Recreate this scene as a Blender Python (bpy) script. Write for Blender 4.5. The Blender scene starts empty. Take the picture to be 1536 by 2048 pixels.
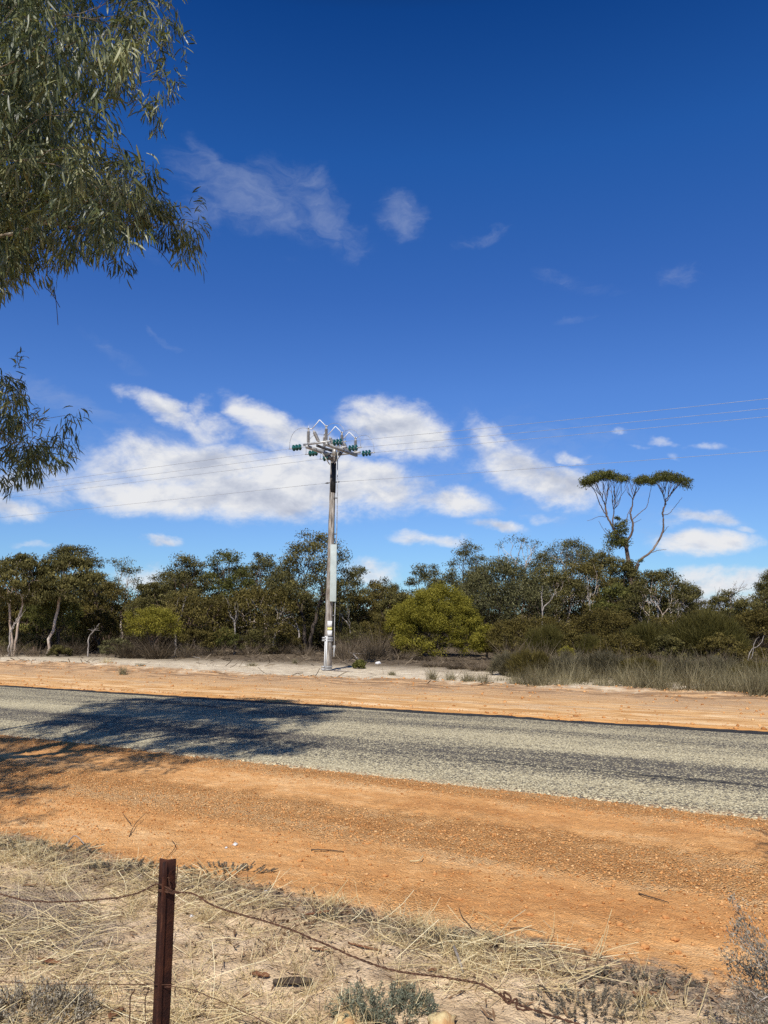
import bpy, math
import numpy as np
from mathutils import Vector

R = np.random.default_rng
sc = bpy.context.scene
COL = sc.collection
rad = math.radians

# ------------------------------------------------------------------ camera geometry
FPX, CH, PITCH = 1538.0, 1.8, rad(8.14)
CP, SP = math.cos(PITCH), math.sin(PITCH)
def ray(px, py):
    a, b = (px - 768) / FPX, -(py - 1024) / FPX
    return np.array([a, CP - b * SP, SP + b * CP])
def at(px, py, Y):
    d = ray(px, py)
    return np.array([0, 0, CH]) + d * (Y / d[1])
def gp(px, py, z=0.0):
    d = ray(px, py)
    return np.array([0, 0, CH]) + d * ((z - CH) / d[2])
def project(P):
    P = np.atleast_2d(P)
    y, z = P[:, 1], P[:, 2] - CH
    d = y * CP + z * SP
    u = -y * SP + z * CP
    return np.stack([768 + FPX * P[:, 0] / d, 1024 - FPX * u / d], 1), d
# sun: light travels away from the camera and a little to the right
SUN_EL = rad(47)
SH = np.array([0.20, 1.0]); SH /= np.linalg.norm(SH)
SUND = np.array([-SH[0] * math.cos(SUN_EL), -SH[1] * math.cos(SUN_EL), math.sin(SUN_EL)])

# road frame: T along the road (to the right and nearer), N across it (away)
RA = rad(28.85)
T = np.array([math.cos(RA), -math.sin(RA)]); N = np.array([math.sin(RA), math.cos(RA)])
def sw(s, w): return T[0] * s + N[0] * w, T[1] * s + N[1] * w

# ------------------------------------------------------------------ noise in numpy
def _h(ix, iy, seed):
    n = (ix.astype(np.int64) * 374761393 + iy.astype(np.int64) * 668265263 + seed * 982451653) & 0xFFFFFFFF
    n = ((n ^ (n >> 13)) * 1274126177) & 0xFFFFFFFF
    return ((n ^ (n >> 16)) & 0xFFFFFF) / float(0xFFFFFF)
def vnoise(x, y, seed=0):
    ix, iy = np.floor(x), np.floor(y)
    fx, fy = x - ix, y - iy
    fx, fy = fx * fx * (3 - 2 * fx), fy * fy * (3 - 2 * fy)
    ix, iy = ix.astype(np.int64), iy.astype(np.int64)
    a, b = _h(ix, iy, seed), _h(ix + 1, iy, seed)
    c, d = _h(ix, iy + 1, seed), _h(ix + 1, iy + 1, seed)
    return (a + (b - a) * fx) * (1 - fy) + (c + (d - c) * fx) * fy - 0.5
def fbm(x, y, sc_, octv, seed=0, gain=0.5):
    v, a = 0, 1.0
    for k in range(octv):
        v = v + a * vnoise(x * sc_, y * sc_, seed + k * 17); sc_ *= 2.03; a *= gain
    return v
def sstep(a, b, x):
    t = np.clip((x - a) / (b - a), 0, 1); return t * t * (3 - 2 * t)

def gh(x, y):
    x = np.asarray(x, float); y = np.asarray(y, float)
    s, w = T[0] * x + T[1] * y, N[0] * x + N[1] * y
    wj = w + 0.25 * fbm(s, w, 0.5, 3, 5)
    z = 0.06 * (1 - sstep(3.9, 4.9, wj))                                   # fence side bank
    z = z - 0.03 * np.exp(-((w - 6.0) / 0.9) ** 2)                          # shallow drain
    z = z - 0.035 * sstep(8.15, 8.5, w) * (1 - sstep(14.35, 14.75, w))      # bed under the seal
    z = z - 0.03 * sstep(14.7, 15.4, w) * (1 - sstep(19.5, 20.5, w))
    z = z + 0.11 * np.exp(-((wj - 21.0) / 0.55) ** 2) * (0.6 + 1.2 * vnoise(s * 0.25, w * 0.1, 8))
    z = z + 0.16 * np.exp(-((s + 27) / 7) ** 2 - ((w - 21.2) / 1.1) ** 2)
    near = sstep(0.5, 2.0, w) * (1 - sstep(9, 20, w))
    rough = 0.6 + 0.9 * (1 - sstep(4.2, 4.8, wj))
    offroad = 1 - sstep(7.9, 8.2, w) * (1 - sstep(14.5, 14.9, w)) * 0.8
    z = z + offroad * (0.035 * fbm(s * 0.55, w, 1.1, 4, 1) * rough + 0.012 * fbm(s, w, 7, 3, 2) * rough)
    z = z + near * offroad * (0.014 * fbm(s, w, 22, 2, 3) + 0.016 * fbm(s * 0.07, w, 2.6, 3, 13) * sstep(4.6, 5.2, w))
    far = sstep(15, 22, w)
    z = z + 0.02 * far * 0 + 0.022 * sstep(14.8, 15.5, w) * (1 - sstep(20, 21, w)) * fbm(s * 0.06, w, 2.2, 3, 21)
    z = z + far * 0.05 * fbm(s, w, 0.8, 4, 9) + 0.25 * sstep(22, 60, w) * fbm(s, w, 0.05, 2, 11)
    return z
def gz(x, y): return float(gh(np.array([x]), np.array([y]))[0])

# ------------------------------------------------------------------ object helpers
def tag(o, label=None, cat=None, group=None, kind=None):
    if label: o['label'] = label
    if cat: o['category'] = cat
    if group: o['group'] = group
    if kind: o['kind'] = kind
    return o
def empty(name, loc, label, cat, group=None):
    o = bpy.data.objects.new(name, None); COL.objects.link(o); o.location = tuple(loc)
    return tag(o, label, cat, group)
def mesh_np(name, V, F, m, parent=None, smooth=False, tint=None, uvx=None):
    """V (n,3), F (m,k) constant k or list of such arrays"""
    Fs = F if isinstance(F, list) else [F]
    Fs = [f for f in Fs if len(f)]
    me = bpy.data.meshes.new(name)
    me.vertices.add(len(V)); me.vertices.foreach_set('co', np.asarray(V, np.float32).ravel())
    loops = np.concatenate([f.ravel() for f in Fs]).astype(np.int32)
    tot = np.concatenate([np.full(len(f), f.shape[1]) for f in Fs]).astype(np.int32)
    st = np.concatenate([[0], np.cumsum(tot)[:-1]]).astype(np.int32)
    me.loops.add(len(loops)); me.loops.foreach_set('vertex_index', loops)
    me.polygons.add(len(tot)); me.polygons.foreach_set('loop_start', st); me.polygons.foreach_set('loop_total', tot)
    if smooth: me.polygons.foreach_set('use_smooth', np.ones(len(tot), bool))
    me.update(calc_edges=True)
    if tint is not None:
        a = me.attributes.new('tint', 'FLOAT', 'FACE'); a.data.foreach_set('value', np.asarray(tint, np.float32))
    me.materials.append(m)
    o = bpy.data.objects.new(name, me); COL.objects.link(o)
    if parent is not None:
        o.parent = parent
    return o
def local(V, loc): return np.asarray(V) - np.asarray(loc)[None, :]

class MB:
    """collects boxes and tubes into one mesh"""
    def __init__(s): s.V = []; s.F3 = []; s.F4 = []; s.n = 0
    def add(s, V, F):
        F = np.asarray(F)
        (s.F4 if F.shape[1] == 4 else s.F3).append(F + s.n); s.V.append(np.asarray(V, float)); s.n += len(V)
    def tube(s, pts, rr, k=6, cap=True):
        pts = np.asarray(pts, float); n = len(pts); rr = np.broadcast_to(np.asarray(rr, float), (n,))
        tg = np.gradient(pts, axis=0); tg /= np.linalg.norm(tg, axis=1)[:, None] + 1e-9
        ref = np.array([0.0, 0, 1]) if abs(tg[0, 2]) < 0.9 else np.array([1.0, 0, 0])
        u = np.cross(tg, ref); u /= np.linalg.norm(u, axis=1)[:, None] + 1e-9
        v = np.cross(tg, u)
        a = np.arange(k) * 2 * math.pi / k
        V = pts[:, None, :] + rr[:, None, None] * (np.cos(a)[None, :, None] * u[:, None, :] + np.sin(a)[None, :, None] * v[:, None, :])
        V = V.reshape(-1, 3)
        i = np.arange(n - 1)[:, None] * k; j = np.arange(k)[None, :]; j2 = (j + 1) % k
        F = np.stack([i + j, i + j2, i + k + j2, i + k + j], -1).reshape(-1, 4)
        if cap:
            V = np.vstack([V, pts[0], pts[-1]]); c0, c1 = n * k, n * k + 1
            jj = np.arange(k); t0 = np.stack([jj, np.full(k, c0), (jj + 1) % k], 1); b = (n - 1) * k
            t1 = np.stack([b + jj, b + (jj + 1) % k, np.full(k, c1)], 1)
            s.F3.append(np.vstack([t0, t1]) + s.n)
        s.F4.append(F + s.n); s.V.append(V); s.n += len(V)
    def box(s, c, ax, ay, az):
        """centre and three half-extent vectors, with small chamfer-free faces"""
        c, ax, ay, az = [np.asarray(q, float) for q in (c, ax, ay, az)]
        V = [c + i * ax + j * ay + k * az for i in (-1, 1) for j in (-1, 1) for k in (-1, 1)]
        F = [[0, 1, 3, 2], [4, 6, 7, 5], [0, 4, 5, 1], [2, 3, 7, 6], [0, 2, 6, 4], [1, 5, 7, 3]]
        s.add(V, F)
    def lathe(s, p0, axis, prof, k=12):
        """prof: list of (distance along axis, radius)"""
        axis = np.asarray(axis, float); axis /= np.linalg.norm(axis)
        ref = np.array([0, 0, 1.0]) if abs(axis[2]) < 0.9 else np.array([1.0, 0, 0])
        u = np.cross(axis, ref); u /= np.linalg.norm(u); v = np.cross(axis, u)
        a = np.arange(k) * 2 * math.pi / k; V = []
        for t, r in prof: V += [np.asarray(p0) + axis * t + r * (math.cos(q) * u + math.sin(q) * v) for q in a]
        n = len(prof); i = np.arange(n - 1)[:, None] * k; j = np.arange(k)[None, :]; j2 = (j + 1) % k
        s.add(V, np.stack([i + j, i + j2, i + k + j2, i + k + j], -1).reshape(-1, 4))
    def build(s, name, m, parent=None, off=None, smooth=False):
        V = np.vstack(s.V)
        if off is not None: V = local(V, off)
        F = ([np.vstack(s.F4)] if s.F4 else []) + ([np.vstack(s.F3)] if s.F3 else [])
        return mesh_np(name, V, F, m, parent, smooth)

# ------------------------------------------------------------------ materials
class NT:
    def __init__(s, tree): s.t = tree; s.n = tree.nodes; s.l = tree.links
    def node(s, typ, **kw):
        nd = s.n.new(typ)
        for k, v in kw.items():
            if k.startswith('i_'):
                key = k[2:]; key = int(key) if key.isdigit() else key.replace('_', ' ')
                s.set(nd.inputs[key], v)
            else: setattr(nd, k, v)
        return nd
    def set(s, sock, v):
        if hasattr(v, 'is_output'): s.l.new(v, sock)
        elif isinstance(v, bpy.types.Node): s.l.new(v.outputs[0], sock)
        else: sock.default_value = v
    def math(s, op, a, b=0.0, c=0.0, clamp=False):
        nd = s.n.new('ShaderNodeMath'); nd.operation = op; nd.use_clamp = clamp
        s.set(nd.inputs[0], a); s.set(nd.inputs[1], b); s.set(nd.inputs[2], c); return nd.outputs[0]
    def vmath(s, op, a, b=(0, 0, 0), out=0):
        nd = s.n.new('ShaderNodeVectorMath'); nd.operation = op
        s.set(nd.inputs[0], a); s.set(nd.inputs[1], b); return nd.outputs['Value'] if op in ('DOT_PRODUCT', 'LENGTH') else nd.outputs[0]
    def noise(s, vec, scale, detail=3, rough=0.55, dist=0.0, col=False, dim='3D'):
        nd = s.n.new('ShaderNodeTexNoise'); nd.noise_dimensions = dim
        s.set(nd.inputs['Vector'], vec); nd.inputs['Scale'].default_value = scale; nd.inputs['Detail'].default_value = detail
        nd.inputs['Roughness'].default_value = rough; nd.inputs['Distortion'].default_value = dist
        return nd.outputs['Color' if col else 'Fac']
    def voronoi(s, vec, scale, feature='F1', out='Distance', rnd=1.0):
        nd = s.n.new('ShaderNodeTexVoronoi'); nd.feature = feature
        s.set(nd.inputs['Vector'], vec); nd.inputs['Scale'].default_value = scale; nd.inputs['Randomness'].default_value = rnd
        return nd.outputs[out]
    def maprange(s, v, a, b, c=0.0, d=1.0, smooth=True):
        nd = s.n.new('ShaderNodeMapRange'); nd.interpolation_type = 'SMOOTHSTEP' if smooth else 'LINEAR'
        s.set(nd.inputs[0], v); s.set(nd.inputs[1], a); s.set(nd.inputs[2], b); s.set(nd.inputs[3], c); s.set(nd.inputs[4], d); return nd.outputs[0]
    def mix(s, f, a, b, mode='MIX'):
        nd = s.n.new('ShaderNodeMix'); nd.data_type = 'RGBA'; nd.blend_type = mode; nd.clamp_factor = True
        s.set(nd.inputs[0], f); s.set(nd.inputs[6], a if not isinstance(a, tuple) else (*a[:3], 1)); s.set(nd.inputs[7], b if not isinstance(b, tuple) else (*b[:3], 1)); return nd.outputs[2]
    def ramp(s, f, stops):
        nd = s.n.new('ShaderNodeValToRGB'); cr = nd.color_ramp
        while len(cr.elements) < len(stops): cr.elements.new(0.5)
        for e, (p, c) in zip(cr.elements, stops): e.position = p; e.color = (*c[:3], 1)
        s.set(nd.inputs[0], f); return nd.outputs[0]
    def xyz(s, a, b, c):
        nd = s.n.new('ShaderNodeCombineXYZ'); s.set(nd.inputs[0], a); s.set(nd.inputs[1], b); s.set(nd.inputs[2], c); return nd.outputs[0]

def newmat(name):
    m = bpy.data.materials.new(name); m.use_nodes = True; m.node_tree.nodes.clear(); t = NT(m.node_tree)
    out = t.n.new('ShaderNodeOutputMaterial'); return m, t, out
def finish(t, out, col, rough=0.8, spec=0.3, metal=0.0, normal=None):
    b = t.n.new('ShaderNodeBsdfPrincipled'); t.set(b.inputs['Base Color'], (*col[:3], 1) if isinstance(col, tuple) else col)
    t.set(b.inputs['Roughness'], rough); t.set(b.inputs['Specular IOR Level'], spec); t.set(b.inputs['Metallic'], metal)
    if normal is not None: t.set(b.inputs['Normal'], normal)
    t.l.new(b.outputs[0], out.inputs[0]); return b
def bump(t, h, strength=0.5, dist=0.01, normal=None):
    nd = t.n.new('ShaderNodeBump'); t.set(nd.inputs['Height'], h); nd.inputs['Strength'].default_value = strength; nd.inputs['Distance'].default_value = dist
    if normal is not None: t.set(nd.inputs['Normal'], normal)
    return nd.outputs[0]

def leafmat(name, dark, mid, light, trans=0.13, spec=0.14, rough=0.62):
    m, t, out = newmat(name)
    at_ = t.node('ShaderNodeAttribute', attribute_name='tint'); geo = t.n.new('ShaderNodeNewGeometry')
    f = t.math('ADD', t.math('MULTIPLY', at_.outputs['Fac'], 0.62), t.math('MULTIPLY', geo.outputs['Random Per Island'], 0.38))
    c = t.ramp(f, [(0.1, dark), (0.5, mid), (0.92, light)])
    b = t.n.new('ShaderNodeBsdfPrincipled'); t.set(b.inputs['Base Color'], c); b.inputs['Roughness'].default_value = rough
    b.inputs['Specular IOR Level'].default_value = spec
    tr = t.n.new('ShaderNodeBsdfTranslucent'); t.set(tr.inputs[0], t.mix(1.0, c, (1.0, 1.05, 0.5), 'MULTIPLY'))
    mx = t.n.new('ShaderNodeMixShader'); mx.inputs[0].default_value = trans
    t.l.new(b.outputs[0], mx.inputs[1]); t.l.new(tr.outputs[0], mx.inputs[2]); t.l.new(mx.outputs[0], out.inputs[0]); return m
def barkmat(name, a, b_, scale=3.0, stretch=0.25, c=None):
    m, t, out = newmat(name); tc = t.n.new('ShaderNodeTexCoord')
    v = t.vmath('MULTIPLY', tc.outputs['Object'], (1, 1, stretch))
    n = t.noise(v, scale, 5, 0.65, 0.3); col = t.mix(t.maprange(n, 0.38, 0.62), a, b_)
    if c:
        n2 = t.noise(v, scale * 0.5, 3, 0.6); col = t.mix(t.maprange(n2, 0.55, 0.68), col, c)
    finish(t, out, col, 0.85, 0.15, 0, bump(t, t.noise(v, scale * 5, 4, 0.6), 0.5, 0.02)); return m
def simple(name, a, b_=None, scale=8.0, rough=0.7, spec=0.3, metal=0.0, bmp=0.2, bs=40):
    m, t, out = newmat(name); tc = t.n.new('ShaderNodeTexCoord'); b_ = b_ or tuple(x * 0.75 for x in a)
    n = t.noise(tc.outputs['Object'], scale, 4, 0.6)
    col = t.mix(t.maprange(n, 0.35, 0.65), a, b_)
    finish(t, out, col, rough, spec, metal, bump(t, t.noise(tc.outputs['Object'], bs, 3, 0.6), bmp, 0.01)); return m
def strawmat(name, cols, trans=0.2):
    return leafmat(name, cols[0], cols[1], cols[2], trans, 0.2, 0.7)

M = {}
M['olive'] = leafmat('olive_leaf', (0.024, 0.022, 0.007), (0.09, 0.079, 0.024), (0.235, 0.2, 0.068))
M['green'] = leafmat('green_leaf', (0.025, 0.027, 0.007), (0.086, 0.088, 0.021), (0.215, 0.2, 0.055))
M['greygreen'] = leafmat('grey_green_leaf', (0.028, 0.028, 0.012), (0.094, 0.09, 0.036), (0.225, 0.205, 0.092))
M['brownolive'] = leafmat('brown_olive_leaf', (0.028, 0.022, 0.007), (0.096, 0.076, 0.019), (0.21, 0.165, 0.048))
M['scrub'] = leafmat('dark_scrub_leaf', (0.022, 0.017, 0.005), (0.082, 0.063, 0.015), (0.18, 0.14, 0.038))
M['yellow'] = leafmat('yellow_green_leaf', (0.055, 0.05, 0.007), (0.215, 0.188, 0.024), (0.43, 0.37, 0.066), 0.3)
M['needle'] = leafmat('needle_leaf', (0.025, 0.023, 0.007), (0.078, 0.068, 0.017), (0.16, 0.138, 0.038))
M['gum'] = leafmat('gum_leaf', (0.045, 0.058, 0.022), (0.15, 0.17, 0.068), (0.52, 0.49, 0.25), 0.3, 0.5, 0.42)
M['straw'] = strawmat('straw', ((0.20, 0.13, 0.06), (0.66, 0.51, 0.27), (0.95, 0.83, 0.55)))
M['tussock'] = strawmat('tussock_blade', ((0.06, 0.05, 0.025), (0.20, 0.168, 0.092), (0.50, 0.43, 0.265)))
M['twig'] = strawmat('grey_twig', ((0.05, 0.034, 0.02), (0.14, 0.104, 0.066), (0.32, 0.25, 0.17)), 0.0)
M['darktwig'] = strawmat('dark_twig', ((0.026, 0.018, 0.010), (0.066, 0.048, 0.028), (0.17, 0.126, 0.08)), 0.0)
M['litter'] = strawmat('leaf_litter', ((0.06, 0.035, 0.022), (0.22, 0.13, 0.07), (0.46, 0.36, 0.24)), 0.0)
M['herb'] = strawmat('silver_herb', ((0.06, 0.065, 0.045), (0.145, 0.155, 0.105), (0.32, 0.33, 0.23)), 0.1)
M['greyherb'] = strawmat('grey_herb', ((0.075, 0.060, 0.043), (0.23, 0.195, 0.145), (0.48, 0.425, 0.33)), 0.05)
M['bark_pale'] = barkmat('pale_bark', (0.62, 0.52, 0.42), (0.36, 0.26, 0.19), 2.5, 0.35, (0.72, 0.65, 0.55))
M['bark_brown'] = barkmat('brown_bark', (0.17, 0.115, 0.085), (0.085, 0.06, 0.045), 2.5, 0.3, (0.30, 0.23, 0.18))
M['bark_dark'] = barkmat('dark_bark', (0.09, 0.07, 0.055), (0.045, 0.035, 0.028), 3.0, 0.3, (0.17, 0.13, 0.10))
M['bark_gum'] = barkmat('smooth_gum_bark', (0.40, 0.31, 0.22), (0.22, 0.15, 0.10), 4.0, 0.3, (0.52, 0.46, 0.37))
M['steel'] = simple('galvanised_steel', (0.50, 0.50, 0.49), (0.33, 0.32, 0.30), 7, 0.45, 0.5, 0.25, 0.08)
M['darksteel'] = simple('weathered_steel', (0.10, 0.10, 0.105), (0.16, 0.16, 0.16), 12, 0.5, 0.4, 0.5, 0.1)
M['cover'] = simple('grey_green_cover', (0.47, 0.53, 0.50), (0.40, 0.45, 0.425), 3, 0.5, 0.4, 0.0, 0.03)
M['white'] = simple('white_sign', (0.80, 0.80, 0.78), (0.72, 0.72, 0.70), 6, 0.5, 0.3, 0, 0.02)
M['yellowsign'] = simple('yellow_sign', (0.80, 0.72, 0.22), (0.72, 0.64, 0.20), 6, 0.5, 0.3, 0, 0.02)
M['poly'] = simple('grey_polymer', (0.42, 0.40, 0.37), (0.33, 0.31, 0.29), 10, 0.5, 0.4, 0, 0.02)
M['glass'] = simple('teal_glass', (0.012, 0.075, 0.07), (0.02, 0.12, 0.11), 15, 0.25, 0.6, 0, 0.0)
M['wire'] = simple('bare_aluminium_wire', (0.40, 0.41, 0.43), (0.30, 0.31, 0.33), 2, 0.5, 0.5, 0.3, 0)
M['cable'] = simple('black_sleeve', (0.018, 0.018, 0.018), (0.03, 0.03, 0.03), 8, 0.6, 0.3, 0, 0.1)
M['litterwhite'] = simple('white_paper', (0.75, 0.73, 0.70), (0.6, 0.58, 0.55), 30, 0.8, 0.2)
M['rock'] = simple('pale_yellow_rock', (0.62, 0.50, 0.27), (0.48, 0.27, 0.12), 14, 0.9, 0.1, 0, 0.8, 60)
M['clod'] = simple('ironstone_clod', (0.66, 0.34, 0.13), (0.48, 0.22, 0.08), 20, 0.95, 0.1, 0, 0.8, 60)
M['barkchip'] = simple('red_brown_bark_piece', (0.16, 0.065, 0.035), (0.28, 0.15, 0.08), 25, 0.85, 0.15, 0, 0.5, 80)
M['stick'] = simple('dark_stick', (0.05, 0.035, 0.028), (0.10, 0.075, 0.055), 30, 0.9, 0.1, 0, 0.5, 80)
M['paledead'] = simple('bleached_dead_wood', (0.42, 0.37, 0.32), (0.27, 0.23, 0.20), 10, 0.9, 0.1, 0, 0.5, 60)

def rust(name):
    m, t, out = newmat(name); tc = t.n.new('ShaderNodeTexCoord'); o = tc.outputs['Object']
    n = t.noise(o, 14, 6, 0.7); n2 = t.noise(t.vmath('MULTIPLY', o, (1, 1, 0.15)), 60, 4, 0.6); n3 = t.voronoi(o, 160)
    c = t.ramp(n, [(0.3, (0.022, 0.009, 0.007)), (0.5, (0.058, 0.019, 0.011)), (0.72, (0.12, 0.04, 0.017))])
    c = t.mix(t.maprange(n2, 0.6, 0.75, 0, 0.5), c, (0.20, 0.08, 0.04))
    h = t.math('ADD', n, t.math('MULTIPLY', n3, 0.5))
    finish(t, out, c, 0.8, 0.3, 0.15, bump(t, h, 0.6, 0.003)); return m
M['rust'] = rust('rusty_steel'); M['rustwire'] = simple('rusty_wire', (0.13, 0.062, 0.038), (0.07, 0.033, 0.02), 40, 0.85, 0.2, 0, 0.3, 200)
def woodpole():
    m, t, out = newmat('weathered_pole_timber'); tc = t.n.new('ShaderNodeTexCoord'); o = tc.outputs['Object']
    v = t.vmath('MULTIPLY', o, (1, 1, 0.08)); n = t.noise(v, 26, 6, 0.7, 0.4); n2 = t.noise(t.vmath('MULTIPLY', o, (1, 1, 0.4)), 3, 4, 0.6)
    c = t.ramp(n, [(0.38, (0.09, 0.075, 0.062)), (0.5, (0.29, 0.255, 0.215)), (0.62, (0.48, 0.44, 0.38))])
    c = t.mix(t.maprange(n2, 0.5, 0.68, 0, 0.55), c, (0.17, 0.12, 0.085))
    finish(t, out, c, 0.9, 0.15, 0, bump(t, n, 0.8, 0.02)); return m
M['pole'] = woodpole()

# ground ---------------------------------------------------------------
def groundmat():
    m, t, out = newmat('roadside_ground'); g = t.n.new('ShaderNodeNewGeometry'); P = g.outputs['Position']
    w = t.vmath('DOT_PRODUCT', P, (N[0], N[1], 0)); s = t.vmath('DOT_PRODUCT', P, (T[0], T[1], 0))
    Q = t.xyz(s, w, 0.0); QS = t.xyz(t.math('MULTIPLY', s, 0.16), w, 0.0)
    n1 = t.noise(Q, 0.55, 5, 0.6); n2 = t.noise(Q, 3.2, 5, 0.62); n3 = t.noise(Q, 16, 4, 0.65); n4 = t.noise(Q, 70, 3, 0.7)
    st = t.noise(QS, 1.6, 5, 0.6); st2 = t.noise(QS, 5.5, 4, 0.6)
    wj = t.math('ADD', w, t.math('ADD', t.math('MULTIPLY', t.math('SUBTRACT', n2, 0.5), 0.9), t.math('MULTIPLY', t.math('SUBTRACT', n3, 0.5), 0.35)))
    wf = t.math('ADD', w, t.math('ADD', t.math('MULTIPLY', t.math('SUBTRACT', n1, 0.5), 3.2), t.math('MULTIPLY', t.math('SUBTRACT', n2, 0.5), 1.3)))
    # near orange clay: mottled, streaked along the road
    o = t.ramp(t.math('ADD', t.math('MULTIPLY', st, 0.6), t.math('MULTIPLY', n2, 0.4)), [(0.38, (0.54, 0.25, 0.088)), (0.50, (0.73, 0.385, 0.150)), (0.60, (0.87, 0.54, 0.26))])
    o = t.mix(t.maprange(n3, 0.35, 0.7, 0.0, 0.5), o, (0.66, 0.33, 0.12))
    # pebbly speckle
    vc = t.voronoi(Q, 75, out='Color'); sepc = t.n.new('ShaderNodeSeparateColor'); t.set(sepc.inputs[0], vc)
    vd = t.voronoi(Q, 75)
    band = t.math('ADD', t.maprange(t.math('ABSOLUTE', t.math('SUBTRACT', wj, 6.35)), 0.30, 0.75, 1, 0), t.maprange(wj, 7.55, 8.0, 0, 1), clamp=True)
    band = t.math('MAXIMUM', band, t.maprange(n1, 0.5, 0.66, 0, 0.6))
    peb = t.math('MULTIPLY', t.maprange(sepc.outputs[0], 0.5, 0.9), t.math('ADD', 0.16, t.math('MULTIPLY', band, 0.5)))
    o = t.mix(peb, o, t.ramp(sepc.outputs[1], [(0.2, (0.36, 0.14, 0.035)), (0.6, (0.72, 0.37, 0.125)), (0.95, (0.88, 0.64, 0.34))]))
    o = t.mix(t.maprange(n4, 0.6, 0.75, 0, 0.35), o, (0.25, 0.09, 0.03))
    # far verge paler orange / pinkish tan streaks
    of = t.ramp(t.math('ADD', t.math('MULTIPLY', st, 0.5), t.math('MULTIPLY', st2, 0.5)), [(0.42, (0.52, 0.275, 0.105)), (0.5, (0.72, 0.43, 0.19)), (0.58, (0.88, 0.62, 0.36))])
    of = t.mix(t.maprange(wf, 16.5, 20.0, 0.0, 0.8), of, t.mix(t.maprange(t.math('ADD', t.math('MULTIPLY', n3, 0.5), t.math('MULTIPLY', st2, 0.5)), 0.42, 0.58), (0.66, 0.43, 0.24), (0.36, 0.235, 0.135)))
    of = t.mix(t.maprange(w, 14.4, 15.6, 0.65, 0), of, (0.74, 0.36, 0.11))
    of = t.mix(t.math('MULTIPLY', t.maprange(t.math('ABSOLUTE', t.math('SUBTRACT', wf, 20.4)), 0.2, 0.9, 0.75, 0), t.maprange(st2, 0.42, 0.56)), of, (0.22, 0.13, 0.075))
    of = t.mix(t.math('MULTIPLY', t.maprange(st, 0.52, 0.60, 0, 0.5), t.maprange(w, 15.3, 16.5)), of, (0.40, 0.255, 0.15))
    # fence side soil
    so = t.ramp(n2, [(0.35, (0.42, 0.295, 0.18)), (0.5, (0.65, 0.475, 0.295)), (0.66, (0.80, 0.61, 0.41))])
    so = t.mix(t.maprange(n1, 0.5, 0.62, 0, 0.7), so, t.mix(n3, (0.20, 0.155, 0.12), (0.40, 0.32, 0.24)))
    so = t.mix(t.maprange(n3, 0.52, 0.68, 0, 0.55), so, (0.24, 0.17, 0.115))
    so = t.mix(t.math('MULTIPLY', t.maprange(t.math('ABSOLUTE', t.math('SUBTRACT', wj, 4.25)), 0.08, 0.30, 1, 0), t.maprange(n3, 0.3, 0.6)), so, (0.20, 0.155, 0.12))
    # pale clearing and leaf litter under the trees
    pa = t.ramp(t.math('ADD', t.math('MULTIPLY', st2, 0.5), t.math('MULTIPLY', n2, 0.5)), [(0.38, (0.40, 0.32, 0.235)), (0.5, (0.62, 0.515, 0.37)), (0.6, (0.82, 0.71, 0.53))])
    li = t.ramp(n3, [(0.3, (0.06, 0.044, 0.028)), (0.5, (0.13, 0.098, 0.066)), (0.7, (0.27, 0.21, 0.145))])
    so = t.mix(t.maprange(w, 0.6, 1.6, 1, 0), so, (0.12, 0.09, 0.06)); c = t.mix(t.maprange(wj, 4.3, 4.55), so, o)  # unseen soil around and behind the camera darkened to cut bounced light
    c = t.mix(t.maprange(w, 11, 12), c, of)
    c = t.mix(t.maprange(wf, 20.6, 21.6), c, pa)
    c = t.mix(t.maprange(wf, 25.0, 30.5), c, li)
    h = t.math('ADD', t.math('MULTIPLY', n3, 0.8), t.math('ADD', t.math('MULTIPLY', n4, 0.5), t.math('MULTIPLY', t.math('MULTIPLY', vd, -1.0), t.math('ADD', 0.3, band))))
    hf = t.math('MULTIPLY', h, t.maprange(w, 10, 15, 1.0, 0.18)); hf = t.math('ADD', hf, t.math('MULTIPLY', t.math('MULTIPLY', st2, 3.0), t.maprange(w, 12, 15)))
    finish(t, out, c, 0.95, 0.1, 0, bump(t, hf, 1.0, 0.022)); return m
M['ground'] = groundmat()

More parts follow.
